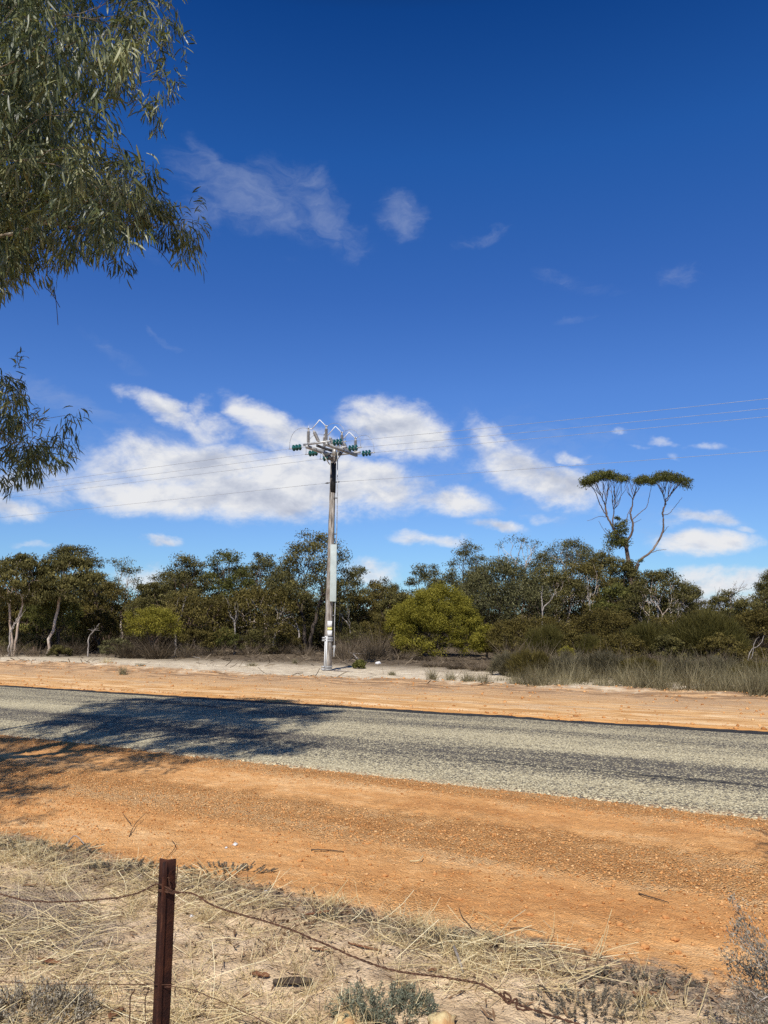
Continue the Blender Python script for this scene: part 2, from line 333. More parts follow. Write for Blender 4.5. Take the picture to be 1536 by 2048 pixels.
def roadmat():
    m, t, out = newmat('chip_seal_road'); g = t.n.new('ShaderNodeNewGeometry'); P = g.outputs['Position']
    w = t.vmath('DOT_PRODUCT', P, (N[0], N[1], 0)); s = t.vmath('DOT_PRODUCT', P, (T[0], T[1], 0))
    Q = t.xyz(s, w, 0.0); QS = t.xyz(t.math('MULTIPLY', s, 0.10), w, 0.0)
    big = t.noise(QS, 1.5, 4, 0.6); med = t.noise(QS, 5, 5, 0.65); fine = t.noise(Q, 9, 4, 0.7)
    def bandf(c_, wd): return t.maprange(t.math('ABSOLUTE', t.math('SUBTRACT', w, c_)), wd * 0.3, wd, 1, 0)
    wheel = t.math('ADD', bandf(9.85, 0.95), t.math('MULTIPLY', bandf(12.9, 1.7), 0.62), clamp=True)
    dark = t.math('ADD', t.math('MULTIPLY', wheel, 0.85), t.math('MULTIPLY', t.math('SUBTRACT', big, 0.5), 2.0))
    dark = t.math('ADD', dark, t.math('MULTIPLY', t.math('SUBTRACT', med, 0.5), 1.1))
    dark = t.math('ADD', dark, t.math('MULTIPLY', t.math('SUBTRACT', fine, 0.5), 0.5))
    v1 = t.voronoi(Q, 58, out='Color'); d1 = t.voronoi(Q, 58); sp = t.n.new('ShaderNodeSeparateColor'); t.set(sp.inputs[0], v1)
    clump = t.noise(Q, 19, 3, 0.6)
    # probability that a cell shows a pale stone
    thr = t.math('ADD', t.math('ADD', 0.20, t.math('MULTIPLY', dark, 0.66)), t.math('MULTIPLY', t.math('SUBTRACT', clump, 0.5), 0.55))
    pale = t.maprange(t.math('SUBTRACT', sp.outputs[0], thr), -0.05, 0.08)
    rim = t.maprange(d1, 0.45, 0.75, 1, 0.5)
    stone = t.ramp(sp.outputs[1], [(0.1, (0.38, 0.315, 0.19)), (0.5, (0.63, 0.54, 0.335)), (0.9, (0.86, 0.76, 0.50))])
    tar = t.mix(fine, (0.055, 0.049, 0.042), (0.16, 0.14, 0.115))
    c = t.mix(t.math('MULTIPLY', pale, rim), tar, stone)
    # far edge: stripped dark bitumen lip, plus tar streaks
    edge = t.maprange(t.math('ADD', w, t.math('MULTIPLY', t.math('SUBTRACT', med, 0.5), 0.3)), 13.92, 14.02, 0, 0.96)
    tq = t.noise(t.xyz(t.math('MULTIPLY', s, 0.055), w, 3.0), 2.6, 4, 0.62); tear = t.math('MULTIPLY', t.maprange(t.math('ADD', t.math('MULTIPLY', tq, 0.75), t.math('MULTIPLY', fine, 0.25)), 0.575, 0.62, 0, 0.92), t.math('ADD', bandf(9.35, 0.5), bandf(12.55, 0.6), clamp=True))
    c = t.mix(t.math('MAXIMUM', edge, tear), c, (0.022, 0.022, 0.024))
    # orange dust near both edges
    dust = t.math('MULTIPLY', t.maprange(t.math('ADD', w, t.math('MULTIPLY', fine, 0.3)), 8.2, 8.55, 0.8, 0), t.maprange(clump, 0.4, 0.6))
    c = t.mix(dust, c, (0.52, 0.28, 0.12))
    finish(t, out, c, 0.85, 0.25, 0, bump(t, t.math('MULTIPLY', d1, -1.0), 0.7, 0.012)); return m
M['road'] = roadmat()

# ------------------------------------------------------------------ ground and road
def grow_axis(a, b, step, lim_lo, lim_hi, g=1.18):
    core = list(np.arange(a, b + step / 2, step)); lo = []; hi = []
    x, d = a, step
    while x > lim_lo: d *= g; x -= d; lo.append(x)
    x, d = core[-1], step
    while x < lim_hi: d *= g; x += d; hi.append(x)
    return np.array(lo[::-1] + core + hi)
S = grow_axis(-12.5, 1.5, 0.032, -900, 900, 1.06)
W1 = np.arange(2.0, 5.0, 0.018); W2 = np.arange(5.0, 8.3, 0.026); W3 = np.arange(8.3, 14.2, 0.3); W4 = np.arange(14.2, 24, 0.08)
W = np.concatenate([grow_axis(1.2, 1.95, 0.05, -300, 1.9, 1.25)[:-1], W1, W2, W3, W4, grow_axis(24, 25, 0.12, 24, 1500, 1.06)])
W = np.unique(W); W = W[np.concatenate([[True], np.diff(W) > 1e-3])]
SS, WW = np.meshgrid(S, W)
X, Yg = sw(SS.ravel(), WW.ravel())
Z = gh(X, Yg)
Z = Z * (1 - sstep(150, 400, np.hypot(X, Yg)))
ns, nw = len(S), len(W)
ii = (np.arange(nw - 1)[:, None] * ns + np.arange(ns - 1)[None, :]).ravel()
F = np.stack([ii, ii + 1, ii + 1 + ns, ii + ns], 1)
tag(mesh_np('ground', np.stack([X, Yg, Z], 1), F, M['ground'], smooth=True), 'orange clay verge and pale sandy soil on both sides of the road', kind='structure')

Sr = grow_axis(-30, 8, 0.06, -700, 500, 1.1)
Wr = np.concatenate([np.linspace(8.2, 8.8, 14), np.linspace(9.1, 13.9, 17), np.linspace(14.1, 14.48, 8)])
SS, WW = np.meshgrid(Sr, Wr)
nearfac = np.clip((8.8 - WW) / 0.6, 0, 1); farfac = np.clip((WW - 14.1) / 0.38, 0, 1)
jit = lambda seed: 0.13 * fbm(SS, SS * 0 + seed, 0.9, 3, seed) + 0.13 * fbm(SS, SS * 0 + seed, 5.0, 3, seed + 3)
WJ = WW + nearfac * jit(31) + farfac * jit(47)
Zr = 0.045 * (1 - ((WW - 11.34) / 3.14) ** 2) + 0.012 - 0.022 * np.clip((8.26 - WW) / 0.06, 0, 1) - 0.06 * np.clip((WW - 14.44) / 0.04, 0, 1) + 0.008 * fbm(SS, WW, 1.0, 2, 77)
X, Yg = sw(SS.ravel(), WJ.ravel()); ns, nw = len(Sr), len(Wr)
ii = (np.arange(nw - 1)[:, None] * ns + np.arange(ns - 1)[None, :]).ravel()
F = np.stack([ii, ii + 1, ii + 1 + ns, ii + ns], 1)
tag(mesh_np('road', np.stack([X, Yg, Zr.ravel()], 1), F, M['road'], smooth=True), 'grey chip seal country road crossing from left to right', kind='structure')

# ------------------------------------------------------------------ leaf and blade generators
def norm(v): return v / (np.linalg.norm(v, axis=-1, keepdims=True) + 1e-9)
def quad_leaves(C, D, Nn, L, Wd):
    """diamond leaves centred on C along D"""
    D = norm(D); B = norm(np.cross(D, Nn)); L = L[:, None]; Wd = Wd[:, None]
    V = np.stack([C - D * L * .5, C + B * Wd * .5 + D * L * 0.04, C + D * L * .5, C - B * Wd * .5 + D * L * 0.04], 1).reshape(-1, 3)
    return V, np.arange(len(V)).reshape(-1, 4)
def blades(P0, D0, L, Wd, bend, nseg=3, rng=None, taper=True, mid=None):
    """curved ribbons starting at P0 in direction D0, bending by vector bend over the length; widths taper to both ends if mid"""
    n = len(P0); D0 = norm(D0); side = norm(np.cross(D0, rng.normal(size=(n, 3))))
    V = np.zeros((n, nseg + 1, 2, 3)); p = P0.copy(); d = D0.copy()
    for k in range(nseg + 1):
        f = k / nseg
        if mid: wd = math.sin(math.pi * min(0.97, 0.06 + 0.91 * f)) ** 0.7
        elif taper: wd = 1 - 0.85 * f
        else: wd = 1
        V[:, k, 0] = p - side * Wd[:, None] * 0.5 * wd; V[:, k, 1] = p + side * Wd[:, None] * 0.5 * wd
        p = p + d * (L / nseg)[:, None]; d = norm(d + bend / nseg)
    base = np.arange(n)[:, None, None] * (2 * (nseg + 1)); k = np.arange(nseg)[None, :, None] * 2
    F = (base + k + np.array([0, 1, 3, 2])[None, None, :]).reshape(-1, 4)
    return V.reshape(-1, 3), F

def split(q, T_, rng):
    d = norm(T_ - q); c = d - d.mean(0)
    _, _, vt = np.linalg.svd(c + rng.normal(size=c.shape) * 0.02, full_matrices=False)
    v = c @ vt[0]; m = v > np.median(v) + rng.normal() * 0.05 * v.std()
    if m.all() or (~m).all(): m = np.arange(len(T_)) < len(T_) // 2
    return m
def grow(mb, p, d, T_, r, rng, wig=0.06, frac=(0.3, 0.5), depth=0, exp=0.5, minr=0.006, sides=6, first=None):
    n = len(T_); c = T_.mean(0)
    if n == 1: q = T_[0]
    elif first is not None: q = first
    else: q = p + (c - p) * rng.uniform(*frac)
    L = np.linalg.norm(q - p); k = 3 if depth > 3 else 6
    tt = np.linspace(0, 1, k + 1)[:, None]; m = p + d * L * 0.45
    pts = (1 - tt) ** 2 * p + 2 * tt * (1 - tt) * m + tt ** 2 * q
    pts[1:-1] += rng.normal(size=(k - 1, 3)) * wig * L * 0.35
    r1 = max(minr * 0.5, r * (0.35 if n == 1 else 0.86))
    mb.tube(pts, np.linspace(r, r1, k + 1), max(3, sides - depth // 2), cap=False)
    if n == 1: return
    dn = norm(q - pts[-2]); ms = split(q, T_, rng)
    for mk in (ms, ~ms):
        grow(mb, q, dn, T_[mk], max(minr, r1 * (mk.mean() ** exp) * 1.05), rng, wig, frac, depth + 1, exp, minr, sides)

def clump_leaves(C, rx, rz, per, L, rng, hang=0.6, aspect=0.35, tintbase=None, shell=0.55):
    n = len(C); idx = np.repeat(np.arange(n), per); m = len(idx)
    v = norm(rng.normal(size=(m, 3))); rr = rng.random(m) ** (shell + 0.12)
    P = C[idx] + v * rr[:, None] * np.stack([rx[idx], rx[idx], rz[idx]], 1)
    D = rng.normal(size=(m, 3)) + np.array([0, 0, -hang * 1.8]); Nn = rng.normal(size=(m, 3)) + v * 0.5
    l = L * rng.uniform(0.6, 1.35, m)
    V, F = quad_leaves(P, D, Nn, l, l * aspect * rng.uniform(0.7, 1.3, m))
    tb = rng.uniform(0.2, 0.8, n) if tintbase is None else tintbase
    t = np.clip(tb[idx] + rng.normal(size=m) * 0.08 + 0.22 * v[:, 2], 0, 1)  # leaves tinted lighter towards each clump's top, top light put into the colour
    return V, F, t

def curve(pts, n=60):
    P = np.array(pts, float); t = np.arange(len(P)); tt = np.linspace(0, len(P) - 1, n); out_ = []
    for q in tt:
        i = min(int(q), len(P) - 2); u = q - i; p0, p1, p2, p3 = P[max(i - 1, 0)], P[i], P[i + 1], P[min(i + 2, len(P) - 1)]
        out_.append(0.5 * ((2 * p1) + (-p0 + p2) * u + (2 * p0 - 5 * p1 + 4 * p2 - p3) * u * u + (-p0 + 3 * p1 - 3 * p2 + p3) * u ** 3))
    return np.array(out_)
TREES = 'eucalypt trees and shrubs across the road'
def tree(name, px, top, hw, Y, label, cat='tree', base=None, bot=0.45, n=44, per=150, L=0.15, leaf='olive', bark='bark_brown', stems=1, seed=0,
         lean=0.0, r=0.10, flat=0.55, cl=0.2, fork=0.35, depth=0.8, gap=0.0, drop=0.5, hang=0.5, aspect=0.35, spread=0.5, wig=0.08, basepx=None):
    rng = R(seed + 1000)
    dense = per > 60
    if dense: n = int(n * 1.65); cl *= 1.22; bot = max(0.1, bot - 0.06); per *= 1.1; L *= 0.92
    topP = at(px, top, Y); Rr = hw / FPX * Y * 1.1
    bx = at(basepx if basepx is not None else px, 1244, Y)[0]
    bz = gz(bx, Y) - 0.05; b = np.array([bx, Y, bz]); zt = topP[2]; Hh = zt - bz
    zb = bz + Hh * bot; cx = topP[0]
    # clump centres under an uneven umbrella
    ang = rng.uniform(0, 2 * math.pi, n); rr = np.sqrt((np.arange(n) + 0.5) / n)
    ztop = zt - (zt - zb) * drop * rr ** 2.4 - (zt - zb) * 0.10 * rng.random(n)
    lay = np.where(rng.random(n) < 0.42, rng.random(n) * 0.15, rng.random(n) ** 1.1)
    z = ztop - lay * (ztop - zb)
    crx = Rr * cl * rng.uniform(0.75, 1.35, n); crz = crx * flat
    rin = np.maximum(Rr - crx * 0.62, Rr * 0.2)
    C = np.stack([cx + np.cos(ang) * rr * rin, Y + np.sin(ang) * rr * rin * depth, np.minimum(z, zt - crz * 0.8)], 1)
    if gap > 0:
        keep = rng.random(n) > gap; keep[:3] = True; C, crx, crz = C[keep], crx[keep], crz[keep]
    e = empty(name, b, label, cat, TREES)
    mb = MB(); groups = np.array_split(np.argsort(C[:, 0] + rng.normal(size=len(C)) * 0.2 * Rr), stems)
    for k, g in enumerate(groups):
        o = b + np.array([(k - (stems - 1) / 2) * 0.22 * spread, rng.normal() * 0.1, 0])
        c = C[g].mean(0); q = o + (c - o) * np.array([0.4, 0.4, 0]) + np.array([lean * Hh, 0, 0]); q[2] = bz + Hh * fork * rng.uniform(0.85, 1.2)
        grow(mb, o, norm(np.array([(c[0] - o[0]) * 0.15 - lean * 1.2, 0, 1.0])), C[g] - np.array([0, 0, 1]) * (crz[g] * 0.3)[:, None], r / stems ** 0.4, rng, wig, first=q, minr=0.020)
    mb.build('trunk', M[bark], e, b, True)
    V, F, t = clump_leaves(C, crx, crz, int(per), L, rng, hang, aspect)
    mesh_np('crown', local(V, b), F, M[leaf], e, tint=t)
    return e
def shrub(name, px, top, hw, Y, label, cat='shrub', leaf='yellow', n=110, per=120, L=0.08, seed=0, bot=0.12, cl=0.17, bark='bark_dark', up=0.0, aspect=0.35, drop=0.7, twigs=150, depth=0.8, basepx=None, lob=0.12):
    """dense rounded shrub; up > 0 gives upright needle sprays"""
    rng = R(seed + 5000); tp = at(px, top, Y); Rr = hw / FPX * Y; bx = at(px if basepx is None else basepx, 1244, Y)[0]; bz = gz(bx, Y); b = np.array([bx, Y, bz])
    Hh = tp[2] - bz; zb = bz + Hh * bot
    n = int(n * 1.3); cl *= 1.25
    v = norm(rng.normal(size=(n, 3))); v[:, 2] = np.where(v[:, 2] < -0.25, -v[:, 2], v[:, 2])
    lobes = 1 + lob * np.sin(3 * np.arctan2(v[:, 1], v[:, 0]) + seed) * np.cos(4 * v[:, 2] + seed) + rng.normal(size=n) * 0.05
    rr = np.where(rng.random(n) < 0.7, 0.9, rng.uniform(0.4, 0.85, n)) * lobes
    hz = (tp[2] - zb) * 0.78; cz = tp[2] - hz
    crx = Rr * cl * rng.uniform(0.7, 1.3, n)
    C = np.stack([tp[0] + v[:, 0] * rr * (Rr - crx * .62), Y + v[:, 1] * rr * (Rr - crx * .62) * depth, cz + v[:, 2] * rr * (hz - crx * 0.5)], 1)
    C[:, 2] = np.maximum(C[:, 2], bz + 0.08)
    e = empty(name, b, label, cat, TREES); mb = MB(); pick = rng.permutation(n)[:min(n, 36)]
    grow(mb, b - np.array([0, 0, .05]), np.array([0, 0, 1.0]), C[pick], 0.05 + 0.012 * Hh, rng, 0.1, first=b + np.array([0, 0, 0.15 * Hh]), minr=0.007, sides=5)
    mb.build('trunk', M[bark], e, b, True)
    if up > 0:
        per_ = int(per); idx = np.repeat(np.arange(n), per_); m = len(idx)
        P0 = C[idx] + rng.normal(size=(m, 3)) * crx[idx][:, None] * 0.45 - np.array([0, 0, 1]) * crx[idx][:, None] * 0.3
        D = norm(C[idx] - (b + np.array([0, 0, Hh * 0.15]))) * up + rng.normal(size=(m, 3)) * 0.4 + np.array([0, 0, up * 0.5])
        l = L * rng.uniform(0.6, 1.4, m); V, F = blades(P0, D, l, l * aspect, np.zeros((m, 3)), 1, rng)
        t = np.clip(rng.uniform(0.2, 0.8, n)[idx] + rng.normal(size=m) * 0.1, 0, 1)
    else:
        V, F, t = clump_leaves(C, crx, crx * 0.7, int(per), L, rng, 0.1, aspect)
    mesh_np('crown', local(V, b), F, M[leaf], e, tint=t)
    return e
def twig_shrub(name, px, top, hw, Y, label, n=260, mat='twig', seed=0, cat='shrub', wd=0.012, group=TREES, basepx=None, ground_py=None):
    rng = R(seed + 9000); tp = at(px, top, Y); Rr = hw / FPX * Y; b = np.array([tp[0], Y, gz(tp[0], Y)]); Hh = tp[2] - b[2]
    a = rng.uniform(0, 6.283, n); q = np.sqrt(rng.random(n))
    P0 = np.stack([b[0] + np.cos(a) * q * Rr * 0.45, b[1] + np.sin(a) * q * Rr * 0.4, np.full(n, b[2] - 0.02) + 0.35 * Hh * rng.random(n) ** 2], 1)
    D = np.stack([np.cos(a) * q * Rr * 0.9, np.sin(a) * q * Rr * 0.7, np.full(n, Hh)], 1) + rng.normal(size=(n, 3)) * 0.28 * Hh
    l = np.linalg.norm(D, axis=1) * rng.uniform(0.35, 0.85, n)
    V, F = blades(P0, D, l, np.full(n, wd), rng.normal(size=(n, 3)) * 0.5, 3, rng)
    t = np.repeat(np.clip(rng.normal(size=n) * 0.2 + 0.45, 0, 1), 3)
    o = mesh_np(name, local(V, b), F, M[mat], None, tint=t); o.location = tuple(b)
    return tag(o, label, cat, group)

# ------------------------------------------------------------------ trees and shrubs across the road
# (name, px, top, half width, distance, label, options)
tree('eucalypt_tree', 38, 1106, 74, 42, 'eucalypt with twin pale thin stems at the left end of the treeline', stems=2, bark='bark_pale', bot=0.58, n=52, per=170, L=0.17, leaf='olive', seed=1, r=0.09, fork=0.45, hang=1.0, basepx=30, drop=0.6, wig=0.04)
tree('eucalypt_tree', 137, 1103, 68, 43, 'eucalypt with one pale curved trunk leaning right, second from the left', bark='bark_pale', bot=0.60, n=54, per=180, L=0.17, leaf='olive', seed=2, r=0.085, fork=0.48, hang=1.0, basepx=98, lean=0.025, drop=0.7, wig=0.045)
tree('eucalypt_tree', 148, 1085, 58, 60, 'flat-topped eucalypt rising behind the pale curved trunk', bot=0.55, n=34, per=130, L=0.17, seed=3, flat=0.45, cl=0.22, drop=0.3)
tree('eucalypt_tree', 245, 1106, 46, 58, 'sparse slender eucalypt with small separate leaf heads above the treeline', bot=0.58, n=15, per=110, L=0.16, leaf='greygreen', seed=4, cl=0.26, r=0.09, fork=0.3, drop=0.8, bark='bark_pale')
tree('eucalypt_tree', 215, 1160, 70, 50, 'low eucalypt with dark crown below the sparse slender tree', bot=0.3, n=50, per=140, leaf='brownolive', seed=5, stems=2)
tree('eucalypt_tree', 372, 1104, 74, 50, 'broad eucalypt with sloping left shoulder near the middle left', bot=0.33, n=70, per=160, leaf='olive', seed=6, stems=3, drop=0.75)
tree('eucalypt_tree', 452, 1095, 62, 51, 'eucalypt with rounded greener top left of the tallest dark umbrella tree', bot=0.4, n=52, per=150, leaf='green', seed=7, stems=2, drop=0.6)
tree('eucalypt_tree', 527, 1101, 50, 53, 'eucalypt with thin grey green crown touching the large umbrella tree', bot=0.45, n=36, per=120, leaf='greygreen', seed=8, stems=2, drop=0.5, cl=0.24)
tree('eucalypt_tree', 632, 1060, 92, 46, 'large dark umbrella-crowned eucalypt standing behind the power pole', bot=0.36, n=64, per=170, L=0.15, leaf='olive', seed=9, stems=2, r=0.17, fork=0.3, drop=0.62, basepx=614, cl=0.19, flat=0.5, bark='bark_dark', gap=0.05)
tree('eucalypt_tree', 716, 1128, 24, 47, 'thin side eucalypt with few leaf sprays right of the power pole', bot=0.7, n=7, per=90, L=0.14, leaf='greygreen', seed=10, r=0.05, fork=0.55, basepx=670, cl=0.4, bark='bark_dark')
tree('eucalypt_tree', 400, 1180, 90, 44, 'low brown green eucalypt with crooked bare limbs behind yellow green shrub', bot=0.34, n=64, per=130, leaf='brownolive', seed=11, stems=4, r=0.12, fork=0.22, bark='bark_brown', spread=1.5, wig=0.16)
tree('eucalypt_tree', 520, 1172, 84, 45, 'low spreading eucalypt with pale leaning limbs midway along the treeline', bot=0.38, n=60, per=130, leaf='brownolive', seed=12, stems=4, r=0.12, fork=0.22, bark='bark_pale', spread=1.8, wig=0.16)
tree('eucalypt_tree', 615, 1185, 60, 50, 'low dark eucalypt filling the space under the umbrella crown', bot=0.2, n=40, per=130, leaf='olive', seed=13, stems=2, bark='bark_dark')
tree('eucalypt_tree', 312, 1158, 60, 47, 'mid-height olive eucalypt above the yellow green shrub on the left', bot=0.3, n=46, per=150, leaf='olive', seed=14, stems=2)
tree('eucalypt_tree', 110, 1175, 60, 47, 'dark low eucalypt seen between the two pale-stemmed trees', bot=0.2, n=44, per=140, leaf='green', seed=15, stems=2, bark='bark_dark')
tree('eucalypt_tree', 10, 1170, 60, 50, 'dark low eucalypt behind the twin pale stems', bot=0.2, n=40, per=140, leaf='olive', seed=16, stems=2, bark='bark_dark')
tree('eucalypt_tree', 758, 1150, 52, 55, 'small eucalypt right of the pole with ragged dark top', bot=0.25, n=46, per=140, leaf='brownolive', seed=17, stems=3, drop=0.6)
tree('eucalypt_tree', 716, 1178, 60, 50, 'low bushy eucalypt between the pole and the big yellow green shrub', bot=0.22, n=52, per=140, leaf='brownolive', seed=18, stems=3, bark='bark_brown')
tree('eucalypt_tree', 848, 1116, 50, 56, 'dense dark rounded eucalypt behind the big yellow green shrub', bot=0.25, n=60, per=160, leaf='greygreen', seed=19, stems=2, drop=0.8, bark='bark_dark')
tree('eucalypt_tree', 935, 1077, 53, 60, 'airy dome-topped eucalypt above the big yellow green shrub', bot=0.50, n=36, per=120, leaf='greygreen', seed=20, stems=1, r=0.16, fork=0.35, drop=0.6, cl=0.22, bark='bark_brown')
tree('eucalypt_tree', 1040, 1066, 58, 63, 'feathery half-bare eucalypt on the skyline with see-through crown', bot=0.66, n=34, per=32, L=0.15, leaf='greygreen', seed=21, stems=2, r=0.12, fork=0.5, drop=0.35, cl=0.2, bark='bark_pale')
tree('eucalypt_tree', 1005, 1112, 98, 50, 'wide grey green eucalypt with many dark stems right of yellow green shrub', bot=0.40, n=84, per=165, leaf='greygreen', seed=22, stems=4, r=0.15, fork=0.28, drop=0.7, spread=3, bark='bark_dark', basepx=1010)
tree('eucalypt_tree', 1138, 1075, 82, 57, 'wide flat-topped eucalypt on the skyline left of the tall twin-headed tree', bot=0.5, n=60, per=120, leaf='greygreen', seed=23, stems=3, r=0.15, drop=0.35, cl=0.17, bark='bark_pale', spread=3)
tree('eucalypt_tree', 1108, 1130, 70, 51, 'eucalypt with pale crossing trunks under the flat-topped crown', bot=0.35, n=56, per=150, leaf='olive', seed=24, stems=3, r=0.13, fork=0.3, bark='bark_pale', spread=2.5, wig=0.12)
tree('eucalypt_tree', 1205, 1092, 66, 54, 'bulky grey olive eucalypt at the foot of the tall twin-headed tree', bot=0.25, n=74, per=160, leaf='olive', seed=25, stems=2, drop=0.8, r=0.14)
tree('eucalypt_tree', 1318, 1134, 76, 47, 'rounded dark eucalypt with white branching stems right of twin-headed tree', bot=0.45, n=52, per=175, leaf='olive', seed=26, stems=3, r=0.13, fork=0.2, drop=0.75, bark='bark_pale', gap=0.08, cl=0.18, spread=1.0)
tree('eucalypt_tree', 1232, 1165, 56, 49, 'dark lower eucalypt left of the rounded tree with white stems', bot=0.2, n=50, per=150, leaf='green', seed=27, stems=2, bark='bark_dark')
tree('eucalypt_tree', 1455, 1178, 54, 52, 'ragged dark eucalypt near the right edge with bare twigs on top', bot=0.25, n=44, per=140, leaf='olive', seed=28, stems=3, drop=0.6)
tree('eucalypt_tree', 1530, 1160, 34, 55, 'small eucalypt with layered crown cut by the right edge', bot=0.5, n=18, per=140, leaf='olive', seed=29, r=0.1, drop=0.5, cl=0.3)
tree('eucalypt_tree', 1600, 1150, 90, 50, 'eucalypt just beyond the right edge of the view', bot=0.3, n=50, per=120, leaf='olive', seed=30, stems=3)
tree('eucalypt_tree', -90, 1110, 90, 46, 'eucalypt just beyond the left edge of the view', bot=0.3, n=50, per=120, leaf='olive', seed=31, stems=3)

for i_, (px_, top_, hw_, Y_, lf_, bk_, lb_) in enumerate([
    (70, 1150, 60, 49, 'brownolive', 'bark_brown', 'dark middle-height eucalypt directly behind the twin pale stems'), (196, 1142, 52, 52, 'olive', 'bark_brown', 'middle-height eucalypt filling the gap right of the pale curved trunk'),
    (345, 1125, 66, 54, 'olive', 'bark_dark', 'eucalypt shoulder left behind the crooked-limbed tree'), (480, 1122, 64, 55, 'brownolive', 'bark_brown', 'brown green eucalypt between the rounded top and the umbrella tree'),
    (572, 1118, 60, 54, 'olive', 'bark_dark', 'eucalypt tucked behind the left side of the umbrella crown'), (795, 1172, 50, 49, 'olive', 'bark_brown', 'dark eucalypt above the leaning yellow green lobe'),
    (898, 1140, 60, 54, 'greygreen', 'bark_dark', 'dense grey green eucalypt right behind the yellow green dome'), (960, 1140, 62, 52, 'olive', 'bark_brown', 'dense olive eucalypt right of the yellow green dome top'),
    (1062, 1118, 66, 55, 'olive', 'bark_pale', 'tall olive eucalypt below the feathery half-bare tree'), (1165, 1110, 66, 52, 'brownolive', 'bark_pale', 'brown olive eucalypt under the flat-topped skyline tree'),
    (1248, 1112, 44, 53, 'olive', 'bark_brown', 'olive eucalypt hiding the foot of the tall twin-headed tree'), (1290, 1168, 60, 50, 'olive', 'bark_pale', 'low olive eucalypt left of the white branching stems'),
    (1400, 1214, 60, 50, 'brownolive', 'bark_brown', 'low brown olive eucalypt in the dip right of the rounded tree')]):
    tree('eucalypt_tree', px_, top_, hw_, Y_, lb_, bot=0.28, n=50, per=150, L=0.15, leaf=lf_, seed=60 + i_, stems=2 + i_ % 2, bark=bk_, drop=0.65, r=0.12)
# bare twig sprays above two of the crowns
def bare(px0, py0, px1, py1, Y, seed, label, n=14, hw=20, name='dead_tree', r=0.05, cat='dead tree'):
    rng = R(seed); b = at(px0, py0, Y); b0 = np.array([b[0], Y, gz(b[0], Y)]); mb = MB()
    T_ = np.array([at(px1 + rng.uniform(-hw, hw), py1 + rng.uniform(0, 22), Y + rng.uniform(-.6, .6)) for _ in range(n)])
    grow(mb, b0, np.array([0, 0, 1.0]), T_, r, rng, 0.1, first=b, minr=0.012, sides=4)
    o = mb.build(name, M['paledead'], None, b0); o.location = tuple(b0); return tag(o, label, cat)
bare(1460, 1195, 1478, 1160, 51.5, 5, 'bare grey dead tree poking above the ragged crown at the right', 18, 26)
bare(1437, 1200, 1435, 1172, 51.7, 6, 'short bare dead stem left of the taller grey dead tree', 6, 8)
bare(680, 1190, 716, 1155, 47.5, 7, 'fine leafless sapling just right of the power pole cover', 9, 22, r=0.03)
bare(1500, 1330, 1522, 1252, 27.5, 8, 'thin pale dead sapling standing at the far right edge', 2, 10, r=0.035)
for k_, (x_, y_, t_, Y_, lb_) in enumerate([(352, 1262, 1190, 43, 'pale dead limbs among low trees right of the left yellow green shrub'), (470, 1255, 1185, 43.5, 'pale dead limbs in front of the spreading eucalypt with leaning limbs'), (548, 1262, 1200, 44, 'pale forked dead stem left of the umbrella tree trunk'),
    (700, 1258, 1205, 46, 'pale dead stem standing just right of the power pole'), (1085, 1225, 1165, 47, 'white dead limbs above the olive brown shrub'), (1180, 1215, 1160, 50, 'white dead limbs between two skyline eucalypts'), (20, 1270, 1210, 41, 'bleached bent dead stem at the far left'), (598, 1265, 1215, 45, 'grey dead stem beside the umbrella tree trunk')]):
    bare(x_, y_, x_ + 14 * (-1) ** k_, t_, Y_, 40 + k_, lb_, 6, 20, r=0.06)
bare(178, 1275, 190, 1240, 41, 9, 'short bleached dead sapling right of the pale curved trunk', 7, 14, r=0.04)

